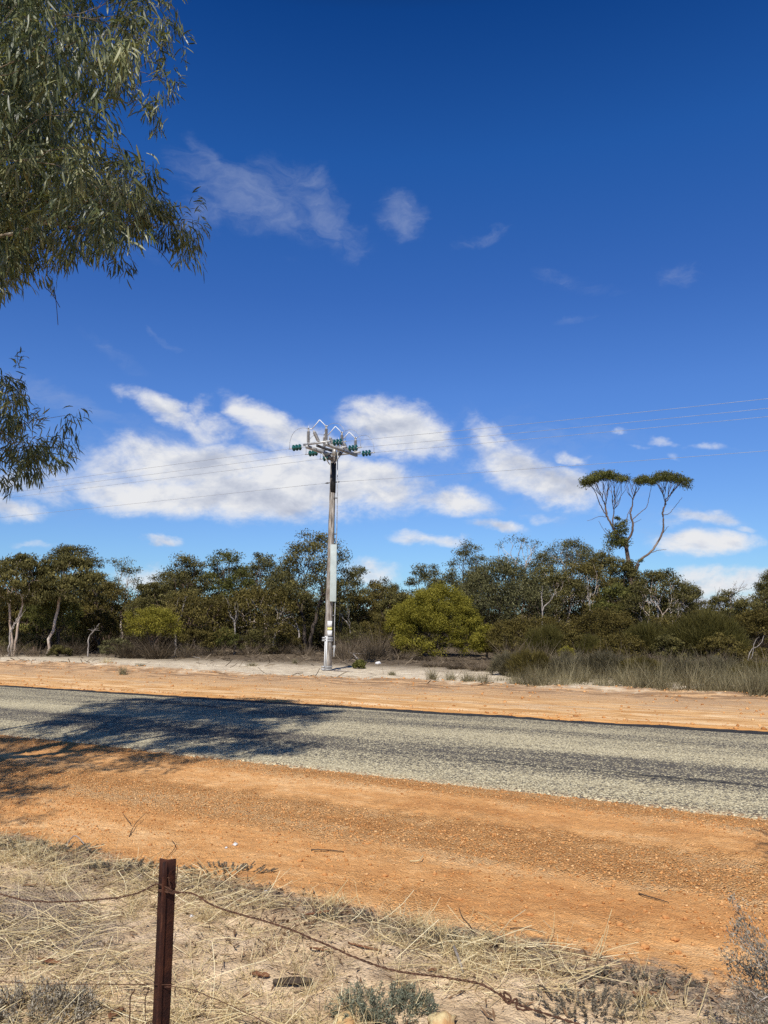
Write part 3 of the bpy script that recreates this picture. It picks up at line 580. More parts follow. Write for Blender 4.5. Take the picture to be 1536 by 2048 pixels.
# tall twin-headed tree: stems drawn from the photograph, in one plane at its real distance
def tall_tree():
    Y = 58; rng = R(77); bx = at(1262, 1240, Y)[0]; b = np.array([bx, Y, gz(bx, Y)])
    e = empty('eucalypt_tree', b, 'tall gaunt eucalypt with two flat umbrella heads rising above all others', 'tree', TREES)
    mb = MB()
    def pl(pts, r0, r1, dy=0.0):
        P = np.array([at(x, y, Y + dy * k / max(1, len(pts) - 1)) for k, (x, y) in enumerate(pts)])
        P = curve(P, 24); P[1:-1] += rng.normal(size=(22, 3)) * 0.012; mb.tube(P, np.linspace(r0, r1, len(P)) * 0.8, 6, cap=False); return P[-1]
    k = 1536 / 456.0
    def c(*pp): return [(1080 + a / 3.368, 920 + b_ / 3.368) for a, b_ in pp]
    mb.tube(np.array([b, at(1266, 1200, Y), at(1258, 1130, Y), at(1252, 1093, Y)]), [0.24, 0.20, 0.17, 0.14], 7, cap=False)
    A = c((580, 590), (530, 520), (490, 450), (450, 380))
    pl(A, 0.13, 0.085)
    B = c((580, 590), (585, 550), (620, 490), (625, 430), (612, 380)); pl(B, 0.13, 0.085)
    mb.tube(np.array([at(1266, 1190, Y), at(1262, 1160, Y), at(1277, 1127, Y)]), [0.16, 0.14, 0.13], 6, cap=False)
    D = c((660, 690), (690, 660), (745, 620), (790, 560), (825, 490), (832, 430), (828, 370)); pl(D, 0.12, 0.075)
    for q, r in ((((745, 625), (800, 608), (850, 604)), .04), (((455, 385), (400, 380), (350, 400), (318, 410)), .03), (((470, 490), (440, 465), (445, 460)), .03),
                 (((455, 500), (430, 470), (395, 412)), .03), (((832, 490), (855, 455), (866, 446)), .03), (((625, 430), (650, 415), (682, 400)), .03), (((585, 440), (588, 380), (612, 320)), .05),
                 (((625, 400), (680, 350), (715, 320), (735, 255), (750, 180)), .045), (((828, 370), (870, 360), (920, 300), (960, 250)), .035), (((450, 380), (400, 290), (370, 210), (310, 140)), .055),
                 (((660, 750), (740, 790), (800, 860)), .05)):
        pl(c(*q), r, r * 0.45)
    def fan(p0, X0, X1, y, n, r, seed, dd=1.6):
        rg = R(seed); p = at(*c(p0)[0], Y)
        T_ = np.array([at(*c((X0 + (X1 - X0) * (i + .5) / n + rg.uniform(-8, 8), y + rg.uniform(-14, 22)))[0], Y + rg.uniform(-dd, dd)) for i in range(n)])
        grow(mb, p, norm(np.array([0.0, 0, 1.0])), T_, r, rg, 0.07, frac=(0.10, 0.26), minr=0.026, sides=5)
    fan((450, 380), 320, 510, 118, 17, 0.085, 1); fan((490, 450), 430, 600, 120, 11, 0.06, 2); fan((612, 380), 560, 720, 135, 11, 0.07, 3)
    fan((828, 370), 750, 990, 130, 24, 0.075, 4)
    mb.build('trunk', M['bark_brown'], e, b, True)
    cs = []
    def heads(X0, X1, yf, n, seed, rx=0.55, dd=1.9, th=44):
        rg = R(seed)
        for i in range(n):
            x = rg.uniform(X0, X1); cs.append((*at(*c((x, yf(x) + rg.uniform(0, th)))[0], Y + rg.uniform(-dd, dd)), rx * rg.uniform(0.7, 1.2)))
    heads(292, 505, lambda x: 74 + 58 * (abs(x - 440) / 145.0) ** 1.6, 84, 1, th=50); heads(510, 590, lambda x: 100, 20, 2, 0.5)
    heads(655, 985, lambda x: 96 + 38 * (abs(x - 830) / 160.0) ** 2.2, 1, 3, th=10); heads(650, 760, lambda x: 104 + 25 * abs(x - 705) / 55, 34, 8, 0.5, th=44); heads(735, 995, lambda x: 82 + 52 * (abs(x - 845) / 145.0) ** 1.8, 92, 9, 0.55, th=52)
    heads(462, 578, lambda x: 495, 46, 4, 0.6, 1.0, 85); heads(500, 580, lambda x: 405, 22, 5, 0.5, 1, 85); heads(500, 530, lambda x: 385, 3, 6, 0.25, 0.6, 20); heads(665, 690, lambda x: 640, 2, 7, 0.35, 0.5)
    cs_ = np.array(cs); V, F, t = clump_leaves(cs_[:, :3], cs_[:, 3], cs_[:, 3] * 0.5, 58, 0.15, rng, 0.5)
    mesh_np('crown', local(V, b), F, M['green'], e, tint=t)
tall_tree()

# shrubs -------------------------------------------------------------
shrub('yellow_green_shrub', 876, 1160, 96, 40, 'big domed yellow green shrub in the middle of the treeline', leaf='yellow', n=300, per=210, L=0.08, seed=1, bot=0.0, cl=0.13, lob=0.04)
shrub('yellow_green_shrub', 808, 1200, 44, 42, 'yellow green lobe-shaped shrub leaning out left of the big domed one', leaf='yellow', n=80, per=190, L=0.085, seed=2, bot=0.35, cl=0.22, basepx=835)
shrub('yellow_green_shrub', 973, 1246, 36, 37, 'small yellow green shrub tucked low right of the big domed one', leaf='yellow', n=70, per=180, L=0.08, seed=3, bot=0.2, cl=0.22)
shrub('yellow_green_shrub', 308, 1208, 64, 39.5, 'yellow green shrub with dark thin underside on the left', leaf='yellow', n=84, per=130, L=0.08, seed=4, bot=0.42, cl=0.2)
shrub('yellow_green_shrub', 1133, 1288, 20, 30.5, 'small bright yellow green sprig among grey scrub at the right', leaf='yellow', n=22, per=120, L=0.07, seed=5, bot=0.2, cl=0.35)
shrub('dark_green_shrub', 120, 1178, 50, 44.5, 'dense bright green shrub head between the pale trunks', leaf='green', n=60, per=130, L=0.09, seed=6, bot=0.4)
shrub('dark_green_shrub', 1060, 1224, 98, 36, 'broad olive brown shrub right of the small yellow green one', leaf='scrub', n=130, per=150, L=0.085, seed=7, bot=0.15, cl=0.14)
shrub('dark_green_shrub', 1205, 1212, 86, 36, 'domed olive brown shrub below the bulky grey olive eucalypt', leaf='scrub', n=120, per=150, L=0.085, seed=8, bot=0.2, cl=0.15)
shrub('dark_green_shrub', 1330, 1228, 80, 36, 'olive brown shrub in front of the white-stemmed tree', leaf='scrub', n=100, per=140, L=0.085, seed=9, bot=0.1, cl=0.16)
shrub('dark_green_shrub', 1512, 1212, 62, 34, 'olive brown shrub at the right edge with thin dark trunk', leaf='scrub', n=90, per=140, L=0.085, seed=10, bot=0.35, cl=0.17, basepx=1490)
shrub('needle_shrub', 1408, 1222, 82, 30, 'tallest feathery green needle shrub on the right', leaf='needle', n=130, per=150, L=0.26, seed=11, bot=0.2, up=0.8, aspect=0.05, cl=0.18)
shrub('needle_shrub', 1290, 1246, 46, 31.5, 'feathery needle shrub left of the tallest needle shrub', leaf='needle', n=80, per=130, L=0.25, seed=12, bot=0.2, up=0.8, aspect=0.05, cl=0.2)
shrub('needle_shrub', 1090, 1252, 46, 32, 'low feathery needle shrub at the left end of the grey scrub', leaf='needle', n=70, per=130, L=0.24, seed=13, bot=0.2, up=0.8, aspect=0.05, cl=0.2)
shrub('needle_shrub', 1180, 1272, 32, 31, 'small feathery needle shrub right of the bright yellow sprig', leaf='needle', n=46, per=120, L=0.22, seed=14, bot=0.2, up=0.8, aspect=0.05, cl=0.22)
shrub('dark_green_shrub', 1240, 1262, 60, 30, 'low brown olive shrub below the domed one', leaf='scrub', n=80, per=130, L=0.08, seed=15, bot=0.05, cl=0.18)
shrub('dark_green_shrub', 1490, 1285, 60, 29, 'low dark olive shrub right of the tallest needle shrub', leaf='scrub', n=80, per=130, L=0.08, seed=16, bot=0.05, cl=0.18)
shrub('dark_green_shrub', 200, 1215, 46, 46, 'olive shrub behind the small dead tree on the left', leaf='scrub', n=60, per=120, L=0.09, seed=17, bot=0.25)
shrub('dark_green_shrub', 450, 1250, 40, 43, 'small green bush low under the crooked-limbed eucalypt', leaf='green', n=50, per=110, L=0.08, seed=18, bot=0.1)
shrub('dark_green_shrub', 660, 1228, 50, 48, 'dark green bush behind the base of the power pole', leaf='olive', n=60, per=120, L=0.09, seed=19, bot=0.1)
shrub('dark_green_shrub', 235, 1272, 38, 40, 'low grey green bush below the yellow green shrub', leaf='greygreen', n=44, per=110, L=0.08, seed=20, bot=0.05)
shrub('dark_green_shrub', 120, 1288, 26, 41.5, 'low dark green bush at the foot of the pale curved trunk', leaf='olive', n=34, per=110, L=0.08, seed=21, bot=0.05)
shrub('low_green_bush', 719, 1318, 15, 30.5, 'small round bright green bush alone on pale ground near the pole', leaf='green', n=30, per=120, L=0.06, seed=22, bot=0.02, cl=0.3)
shrub('dark_green_shrub', 780, 1232, 40, 44, 'dark brown olive bush under the leaning yellow green lobe', leaf='scrub', n=50, per=120, L=0.085, seed=23, bot=0.1)

for i_, (px_, top_, hw_, Y_, lf_, lb_) in enumerate([(400, 1248, 44, 42.5, 'brownolive', 'low brown bush right of the left yellow green shrub'), (520, 1252, 44, 44, 'olive', 'low olive bush below the pale leaning limbs'), (575, 1258, 36, 45, 'brownolive', 'low brown bush left of the umbrella tree trunk'),
    (712, 1240, 44, 46, 'olive', 'dark olive bush right of the pole behind the fallen branch'), (745, 1232, 40, 46, 'brownolive', 'brown bush left of the leaning yellow green lobe'), (822, 1286, 26, 39, 'brownolive', 'low brown bush at the foot of the yellow green dome'),
    (1015, 1262, 44, 32, 'brownolive', 'low brown bush left of the low feathery needle shrub'), (1150, 1262, 44, 31.5, 'brownolive', 'low brown bush right of the bright yellow sprig'), (1345, 1262, 54, 29.5, 'olive', 'low olive bush between the two larger needle shrubs'), (40, 1262, 44, 43.5, 'olive', 'low olive bush behind the twin pale stems'), (1440, 1262, 54, 28.5, 'brownolive', 'low brown bush in front of the tallest needle shrub')]):
    shrub('dark_green_shrub', px_, top_, hw_, Y_, lb_, leaf=lf_, n=52, per=125, L=0.08, seed=80 + i_, bot=0.05, cl=0.17)
M['heath'] = leafmat('grey_olive_heath', (0.034, 0.028, 0.015), (0.105, 0.089, 0.05), (0.26, 0.225, 0.14), 0.1)
for i_, (px_, top_, hw_, Y_, lb_) in enumerate([(1016, 1306, 36, 26.5, 'grey olive heath bush at the left end of the roadside scrub'), (1062, 1300, 46, 25.5, 'grey olive heath bush second from the left end of the roadside scrub'), (1135, 1308, 44, 25, 'grey olive heath bush below the bright yellow sprig'),
    (1205, 1304, 48, 25, 'grey olive heath bush right of the bright yellow sprig'), (1285, 1314, 46, 24.5, 'grey olive heath bush under the left needle shrub'), (1358, 1318, 50, 24, 'grey olive heath bush under the tallest needle shrub'), (1432, 1316, 46, 24, 'grey olive heath bush right of the tallest needle shrub'), (1508, 1324, 50, 23.5, 'grey olive heath bush at the far right edge')]):
    shrub('heath_shrub', px_, top_, hw_, Y_, lb_, leaf='heath' if i_ % 3 != 1 else 'brownolive', n=60, per=110, L=0.16, seed=120 + i_, bot=0.03, up=0.9, aspect=0.06, cl=0.17, lob=0.2)
# leafless grey shrubs at the feet of the trees
_k = 0
def tw(px, top, hw, Y, label, **kw):
    global _k; _k += 1; top += 14 if px < 720 else 8
    twig_shrub('twiggy_shrub', px, top, hw, Y, label, seed=_k, group='leafless grey shrubs under the trees', **kw)
tw(20, 1262, 40, 41, 'leafless grey shrub beneath the twin pale stems'); tw(75, 1272, 40, 41.2, 'leafless grey shrub between twin stems and curved trunk')
tw(150, 1262, 38, 42, 'leafless grey shrub right of the pale curved trunk', mat='darktwig', n=400); tw(262, 1262, 44, 39, 'leafless dark shrub left under the yellow green shrub', mat='darktwig', n=500, wd=0.018)
tw(318, 1262, 50, 38.6, 'leafless dark shrub directly under the yellow green shrub', mat='darktwig', n=500, wd=0.018); tw(372, 1266, 36, 40, 'leafless grey shrub right of the yellow green shrub', n=400)
tw(430, 1272, 46, 42, 'leafless grey shrub in front of the crooked-limbed eucalypt', n=400); tw(500, 1268, 50, 43, 'leafless grey shrub below the pale leaning limbs', n=400)
tw(560, 1262, 46, 44, 'leafless dark shrub left of the umbrella tree trunk', mat='darktwig', n=400); tw(610, 1275, 40, 42.5, 'leafless grey shrub at the umbrella tree trunk', n=300)
tw(700, 1252, 46, 44, 'leafless grey shrub behind and right of the pole', n=450); tw(755, 1250, 50, 41, 'leafless grey shrub left of the big yellow green shrub', n=500)
tw(800, 1292, 46, 38, 'leafless grey shrub at left foot of the yellow green shrub', n=450); tw(850, 1304, 50, 37, 'leafless dark shrub under the big yellow green dome', mat='darktwig', n=500)
tw(900, 1306, 46, 36, 'leafless grey shrub under right half of the yellow green dome', n=450); tw(940, 1314, 46, 34, 'leafless grey shrub below the small yellow green shrub', n=450)
tw(868, 1312, 40, 32, 'low grey twiggy shrub at the right back of the pale clearing', n=420); tw(918, 1316, 40, 30.5, 'low grey twiggy shrub in front of the small yellow green shrub, left', n=420, mat='darktwig'); tw(962, 1318, 40, 29, 'low grey twiggy shrub in front of the small yellow green shrub, right', n=460)
for i, (px, top, Y) in enumerate([(1000, 1306, 31), (1030, 1276, 29), (1075, 1282, 28), (1120, 1296, 26.5), (1165, 1288, 27), (1215, 1292, 26), (1262, 1300, 25.5), (1320, 1298, 26), (1370, 1305, 25), (1425, 1300, 25.5), (1480, 1310, 24.5), (1530, 1300, 25.5)]):
    tw(px, top, 42, Y, ['leafless grey scrub at the left end of the right-hand scrub belt', 'second grey scrub from the left end of the scrub belt', 'grey scrub in front of the low needle shrub', 'grey scrub left of the bright yellow sprig', 'grey scrub right of the bright yellow sprig',
        'grey scrub in front of the small needle shrub', 'grey scrub below the low brown olive shrub', 'grey scrub between the two larger needle shrubs', 'grey scrub in front of the tallest needle shrub, left side', 'grey scrub in front of the tallest needle shrub, right side', 'grey scrub near the right edge of the view', 'last grey scrub cut by the right edge'][i],
        n=520, wd=0.014, mat='twig')
tw(775, 1255, 60, 46, 'leafless dark shrub far behind the leaning yellow green lobe', mat='darktwig', n=700, wd=0.02); tw(835, 1250, 60, 45, 'leafless dark shrub behind the yellow green dome, left', mat='darktwig', n=700, wd=0.02)
tw(690, 1268, 50, 39, 'leafless brown shrub beside the pale fallen branch', n=420); tw(745, 1272, 46, 37.5, 'leafless brown shrub behind the small round green bush', n=420, mat='darktwig')
for i, (px, top, hw, Y) in enumerate([(60, 1255, 90, 52), (200, 1258, 90, 51), (340, 1256, 90, 52), (480, 1256, 90, 52), (620, 1254, 80, 53), (740, 1250, 70, 53), (1000, 1250, 90, 46), (1160, 1250, 90, 46), (1330, 1252, 90, 46), (1480, 1250, 90, 44)]):
    twig_shrub('understorey_thicket', px, top, hw, Y, ['thicket of dead twigs behind the pale stems', 'thicket of dead twigs behind the small dead tree', 'thicket of dead twigs behind the left yellow green shrub', 'thicket of dead twigs among the leaning limbs', 'thicket of dead twigs behind the umbrella tree',
        'thicket of dead twigs right of the pole', 'thicket of dead twigs right of the yellow green dome', 'thicket of dead twigs behind the domed olive shrub', 'thicket of dead twigs behind the white-stemmed tree', 'thicket of dead twigs near the right edge'][i], n=1100, mat='darktwig', seed=300 + i, cat='thicket', wd=0.03, group='dead twig thickets')

# far-off woodland closing the horizon: copies of four nearer trees
def copy_tree(src, loc, sc_, rz, label):
    o = src.copy(); COL.objects.link(o); o.location = loc; o.scale = (sc_,) * 3; o.rotation_euler = (0, 0, rz); o['label'] = label; o['group'] = 'distant woodland trees'
    for ch in [c for c in bpy.data.objects if c.parent == src]:
        q = ch.copy(); COL.objects.link(q); q.parent = o
    return o
srcs = [o for o in bpy.data.objects if o.name.startswith('eucalypt_tree') and o.type == 'EMPTY' and o.get('label', '').startswith(('broad', 'low brown', 'small eucalypt right', 'bulky'))]
rg = R(5)
for i in range(30):
    px = -120 + i * 60; Y = 62 + rg.uniform(0, 22); p = at(px, 1244, Y)
    copy_tree(srcs[i % len(srcs)], (p[0], Y, gz(p[0], Y)), rg.uniform(0.75, 1.0), rg.uniform(0, 6.28), 'hazy olive tree in the distant woodland seen through gaps behind the front trees')

rg = R(6); n = 1500; px = rg.uniform(-250, 1800, n); Yd = rg.uniform(58, 86, n); xd = (px - 768) / FPX * Yd
zd = rg.random(n) ** 0.8 * (2.6 + 1.3 * vnoise(px * 0.02, px * 0, 3)); V, F, t_ = clump_leaves(np.stack([xd, Yd, zd], 1), rg.uniform(0.6, 1.3, n), rg.uniform(0.4, 0.8, n), 75, 0.26, rg, 0.2)
tag(mesh_np('distant_scrub', V, F, M['olive'], tint=t_), 'far-off olive scrub and woodland closing the horizon', 'woodland', kind='stuff')
# fallen dead wood and small pieces on the clearing
def log_obj(pts, r, label, name='fallen_branch', mat='paledead', cat='fallen branch', group=None, k=6, rng=R(3)):
    P = np.array(pts, float); mb = MB(); mb.tube(P, np.linspace(r, r * 0.5, len(P)), k); o = mb.build(name, M[mat], None, P[0], True); o.location = tuple(P[0]); return tag(o, label, cat, group)
def gpt(px, py, dz=0.0):
    p = gp(px, py); 
    for _ in range(3): p = gp(px, py, gz(p[0], p[1]) + dz)
    return p
for (a, b_, c_, r, lb) in [((700, 1306), (722, 1308), (752, 1306), 0.05, 'long pale fallen branch right of the pole among grey shrubs'), ((697, 1303), (708, 1310), (716, 1318), 0.045, 'short pale fallen branch crossing the longer one right of pole'),
                      ((330, 1315), (372, 1311), (400, 1316), 0.03, 'pale fallen branch at the back of the clearing on the left'), ((668, 1341), (688, 1342), (705, 1343), 0.03, 'short fallen stick lying beside the pole foot')]:
    log_obj([gpt(*a, 0.25 if r > .04 else .03), gpt(*b_, 0.18 if r > .04 else .03), gpt(*c_, 0.12 if r > .04 else .03)], r, lb)
def rockV(rng, r, sq=0.7, sub=2):
    import bmesh
    bm = bmesh.new(); bmesh.ops.create_icosphere(bm, subdivisions=sub, radius=1); V = np.array([v.co[:] for v in bm.verts]); F_ = np.array([[v.index for v in f.verts] for f in bm.faces]); bm.free()
    f = 1 + 0.5 * fbm(V[:, 0] * 1.3 + rng.uniform(0, 50), V[:, 1] * 1.3 + V[:, 2], 1.2, 4, int(rng.integers(99)), 0.6)
    V = V * f[:, None] * r; V[:, 2] *= sq; return V, F_
def rock(px, py, r, label, mat, name='rock', cat='rock', sq=0.7, group=None, sink=0.3):
    rng = R(int(px * 7 + py)); p = gpt(px, py); V, F_ = rockV(rng, r, sq, 3); o = mesh_np(name, V, F_, M[mat], None, True); o.location = (p[0], p[1], p[2] + r * sq * sink); return tag(o, label, cat, group)
rock(690, 2052, 0.058, 'pale yellow rock beside the silver herb at the bottom', 'rock'); rock(884, 2056, 0.066, 'orange stained yellow rock right of the silver herb', 'rock')
rock(733, 1302, 0.16, 'white lump lying on the fallen branch behind the pole', 'litterwhite', 'white_stone', 'stone'); rock(740, 1300, 0.13, 'smaller white lump right of its twin on the fallen branch', 'litterwhite', 'white_stone', 'stone', 1.5)
rock(756, 1328, 0.13, 'white stone right of the small round green bush', 'litterwhite', 'white_stone', 'stone')

# ------------------------------------------------------------------ power pole
PY = gp(655, 1342)[1]; pb = gp(655, 1342); PX0 = pb[0]; ptop = at(667, 908, PY)
pzb = gz(pb[0], pb[1]); pb[2] = pzb
pole = empty('power_pole', pb, 'weathered timber power pole with switch gear on top across the road', 'power pole')
def PP(f, off=(0, 0, 0)): return pb + (ptop - pb) * f + np.array(off, float)
def pbuild(mb, name, m, parent=pole, smooth=True): return mb.build(name, M[m], parent, pb, smooth)
mb = MB(); rngp = R(4); npt = 26
pts = np.array([PP(i / (npt - 1)) for i in range(npt)]); pts[1:-1, :2] += rngp.normal(size=(npt - 2, 2)) * 0.004; pts[0, 2] -= 0.3
mb.tube(pts, np.linspace(0.150, 0.102, npt), 16); pbuild(mb, 'shaft', 'pole')
mb = MB(); mb.tube([PP(0.815, (0.01, -0.005, 0)), PP(0.955, (0.01, -0.005, 0))], 0.113, 14); pbuild(mb, 'black_sleeve', 'cable')
# steel reinforcing channels on the left and straps
def onp(px, py, dy=-0.16): return at(px, py, PY + dy)
for x0, x1 in ((649.5, 651), (652.5, 654)):
    mb = MB(); a, b2 = onp(x0 - 1, 1344), onp(x1, 1272); d = norm(b2 - a); mb.box((a + b2) / 2, d * np.linalg.norm(b2 - a) / 2, (0.018, 0, 0), (0, 0.03, 0)); pbuild(mb, 'steel_splint', 'white', smooth=False)
for y in (1275.5, 1280.5, 1333, 1338):
    c = at(657, y, PY); f = (c[2] - pb[2]) / (ptop[2] - pb[2]); cc = PP(f, (0, 0, 0)); mb = MB()
    mb.tube([cc - (0, 0, .032), cc + (0, 0, .032)], 0.176, 16, cap=False); mb.box(cc + np.array([-0.15, -0.17, 0]), (0.07, 0, 0), (0, 0.025, 0), (0, 0, 0.03)); pbuild(mb, 'steel_strap', 'steel')
# long cover box on the front right
mb = MB(); a, b2 = at(666, 1203, PY - 0.2), at(667.5, 1089, PY - 0.2); mb.box((a + b2) / 2, (b2 - a) / 2, (0.12, 0.0, 0), (0, 0.055, 0)); ob = pbuild(mb, 'cover_box', 'cover', smooth=False)
bv = ob.modifiers.new('b', 'BEVEL'); bv.width = 0.012; bv.segments = 2
# signs
for y0, y1, m_, nm in ((1242, 1254, 'white', 'sign_plate'), (1255, 1260, 'yellowsign', 'yellow_sign_plate'), (1261, 1271.5, 'white', 'sign_plate')):
    mb = MB(); a, b2 = at(659.8, y1, PY), at(660.2, y0, PY); c = (a + b2) / 2; ha = np.linspace(-0.62, 0.62, 7); V = []; rr = 0.172
    for h in (0, 1):
        for q in ha: V.append((c[0] + math.sin(q) * rr * 0.86 - 0.0, PY - math.cos(q) * rr, (a if h == 0 else b2)[2]))
    F_ = [[i, i + 1, i + 8, i + 7] for i in range(6)]; mb.add(np.array(V), F_); o = pbuild(mb, nm, m_, smooth=True); so = o.modifiers.new('s', 'SOLIDIFY'); so.thickness = 0.004; so.offset = 1
# operating rod on the right, its guides and handle
rod = [onp(675.2, 905), onp(674.6, 1000), onp(673.6, 1062), onp(672.6, 1088), onp(670.5, 1205), onp(669, 1245), onp(668.6, 1300)]
mb = MB(); mb.tube(rod, 0.020, 6); pbuild(mb, 'operating_rod', 'steel')
mb = MB(); mb.tube([onp(669, 1290), onp(667.3, 1314)], 0.034, 8); mb.box(onp(668.6, 1294), (0.05, 0, 0), (0, 0.03, 0), (0, 0, 0.05)); pbuild(mb, 'rod_handle', 'steel')
for (x, y, xr) in ((667.5, 996, 674.8), (667.5, 1068, 673.6), (663, 1231, 669.6), (663, 1293, 669)):
    mb = MB(); a = at(x, y, PY - 0.1); b2 = onp(xr, y); mb.box((a + b2) / 2, (b2 - a) / 2 * 1.1, (0, 0.02, 0), (0, 0, 0.022)); pbuild(mb, 'rod_guide', 'darksteel', smooth=False)
mb = MB(); mb.tube([onp(655.5, 1200, -.1), onp(652.8, 1215, -.1), onp(652.6, 1272, -.1)], 0.016, 6); pbuild(mb, 'earth_conduit', 'poly')
# crossarm platform: T runs with the wires, N across them
T3, N3, U3 = np.array([*T, 0]), np.array([*N, 0]), np.array([0, 0, 1.0])
C0 = at(665.5, 901, PY)
def A(t, n, u): return C0 + T3 * t + N3 * n + U3 * u
for t0, n0, n1 in ((-0.46, -1.12, 1.02), (0.42, -1.12, 1.10)):
    mb = MB(); c = A(t0, (n0 + n1) / 2, -0.02); mb.box(c, N3 * (n1 - n0) / 2, T3 * 0.045, U3 * 0.06); pbuild(mb, 'crossarm', 'steel', smooth=False)
for n0, t0, t1 in ((-1.08, -0.62, 0.58), (0.02, -0.62, 0.62), (1.04, -0.60, 0.62)):
    mb = MB(); c = A((t0 + t1) / 2, n0, 0.075); mb.box(c, T3 * (t1 - t0) / 2, N3 * 0.035, U3 * 0.035); pbuild(mb, 'switch_base', 'steel', smooth=False)
mb = MB(); mb.box(A(-0.02, -0.55, -0.02), N3 * 0.52, T3 * 0.03, U3 * 0.045); pbuild(mb, 'middle_beam', 'darksteel', smooth=False)
mb = MB(); mb.box(A(-0.02, 0.0, -0.15), T3 * 0.40, N3 * 0.05, U3 * 0.06); mb.box(A(0.0, 0.0, -0.28), T3 * 0.13, N3 * 0.16, U3 * 0.09); pbuild(mb, 'mounting_bracket', 'darksteel', smooth=False)
mb = MB(); mb.tube([A(-0.42, -0.1, -0.08), A(-0.1, -.05, -0.55)], 0.022, 6); mb.tube([A(0.40, 0.1, -0.08), A(0.1, -.05, -0.55)], 0.022, 6); pbuild(mb, 'arm_brace', 'steel')
mb = MB(); mb.tube([A(0.17, -0.15, 0.05), A(0.17, -0.15, -0.45)], 0.045, 8); mb.box(A(0.17, -0.15, -0.1), T3 * .06, N3 * .05, U3 * .14); pbuild(mb, 'drive_housing', 'steel')
def post_ins(p, ax, L_, parent=pole):
    mb = MB(); prof = [(0, 0.0), (0, 0.05), (0.03, 0.05), (0.035, 0.028)]; ns_ = int(L_ / 0.042)
    for i in range(ns_):
        z0 = 0.05 + i * (L_ - 0.08) / ns_; prof += [(z0, 0.03), (z0 + 0.006, 0.066), (z0 + 0.014, 0.066), (z0 + 0.024, 0.03)]
    prof += [(L_ - 0.03, 0.034), (L_ + 0.03, 0.034), (L_ + 0.03, 0.0)]; mb.lathe(p, ax, prof, 12); return pbuild(mb, 'post_insulator', 'poly', smooth=False)
for i, n_ in enumerate((-1.08, 0.02, 1.04)):
    H_ = 0.50
    post_ins(A(-0.40, n_, 0.11), U3, H_); post_ins(A(0.40, n_, 0.11), U3, H_)
    tl = norm(-T3 * 0.42 + U3 * 0.80); post_ins(A(0.06, n_, 0.13), tl, 0.46)
    mb = MB(); top_l, top_r = A(-0.40, n_, 0.64), A(0.40, n_, 0.64); mid = A(0.10, n_, 0.95)
    mb.tube([top_l, A(-0.24, n_, 0.66)], 0.02, 6); mb.tube([A(-0.24, n_, 0.64), mid], 0.017, 6); mb.tube([mid, top_r + U3 * 0.02], 0.017, 6); mb.box(top_r + U3 * 0.03, T3 * 0.05, N3 * 0.02, U3 * 0.025); mb.tube([top_l, top_l + U3 * 0.14], 0.008, 5)
    pbuild(mb, 'switch_blade', 'white')
    for q_ in (top_l, top_r): mb = MB(); mb.tube([q_, q_ + U3 * .055], 0.035, 8); pbuild(mb, 'terminal_clamp', 'darksteel')
    for sgn in (-1, 1):
        s0 = 0.62 if sgn < 0 else 0.60
        # strain string of three glass discs
        for k in range(3):
            mb = MB(); p = A(sgn * (s0 + 0.16 + k * 0.140), n_, 0.0)
            mb.lathe(p - T3 * sgn * 0.05, T3 * sgn, [(0, 0.0), (0, 0.045), (0.035, 0.05), (0.045, 0.118), (0.06, 0.124), (0.075, 0.10), (0.082, 0.02), (0.09, 0.0)], 16); d_ = pbuild(mb, 'glass_disc', 'glass')
        mb = MB(); mb.tube([A(sgn * 0.46, n_, 0.0), A(sgn * (s0 + 0.62), n_, -0.01)], 0.014, 6); mb.box(A(sgn * (s0 + 0.60), n_, -0.01), T3 * 0.07, N3 * 0.018, U3 * 0.02); pbuild(mb, 'strain_clamp', 'steel')
        # jumper loop from the clamp up to the post
        e0, e1 = A(sgn * (s0 + 0.64), n_, 0.0), (top_l if sgn < 0 else top_r)
        q = np.linspace(0, 1, 12)[:, None]; c1 = e0 + U3 * 0.75 + T3 * sgn * 0.06; c2 = e1 + T3 * sgn * 0.30 + U3 * 0.22
        P = (1 - q) ** 3 * e0 + 3 * q * (1 - q) ** 2 * c1 + 3 * q * q * (1 - q) * c2 + q ** 3 * e1
        mb = MB(); mb.tube(P, 0.008, 5); pbuild(mb, 'jumper_wire', 'wire')
# low earth wire clamps
lowC = at(665, 965, PY)
mb = MB()
for sgn in (-1, 1): mb.tube([lowC + T3 * sgn * 0.10, lowC + T3 * sgn * 0.24, lowC + T3 * sgn * 0.33], [0.012, 0.035, 0.012], 8)
pbuild(mb, 'low_wire_clamp', 'darksteel')
# wires: real sagging spans running along the road both ways
def wire(p0, sgn, slope, label, L_=60, sag=0.0, r=0.0058):
    q = np.linspace(0, 1, 40) ** 1.3; D = q * L_; P = p0[None, :] + T3[None, :] * (sgn * D)[:, None]; P[:, 2] += slope * D + sag * D * D
    mb = MB(); mb.tube(P, r, 5); o = mb.build('power_line', M['wire'], None, p0, True); o.location = tuple(p0); tag(o, label, 'power line', 'overhead lines strung along the road')
nm = ('uppermost', 'second', 'third')
for i, n_ in enumerate((-1.08, 0.02, 1.04)):
    wire(A(-1.24, n_, -0.01), -1, -0.004, f'{nm[i]} overhead line running left from the pole', 95, 0.00006)
    wire(A(1.22, n_, -0.01), 1, -0.034, f'{nm[i]} overhead line running right from the pole', 34, 0.00055)
wire(lowC - T3 * 0.32, -1, -0.004, 'lowest single line running left from the pole shaft', 95, 0.00006); wire(lowC + T3 * 0.32, 1, -0.034, 'lowest single line running right from the pole shaft', 34, 0.00055)

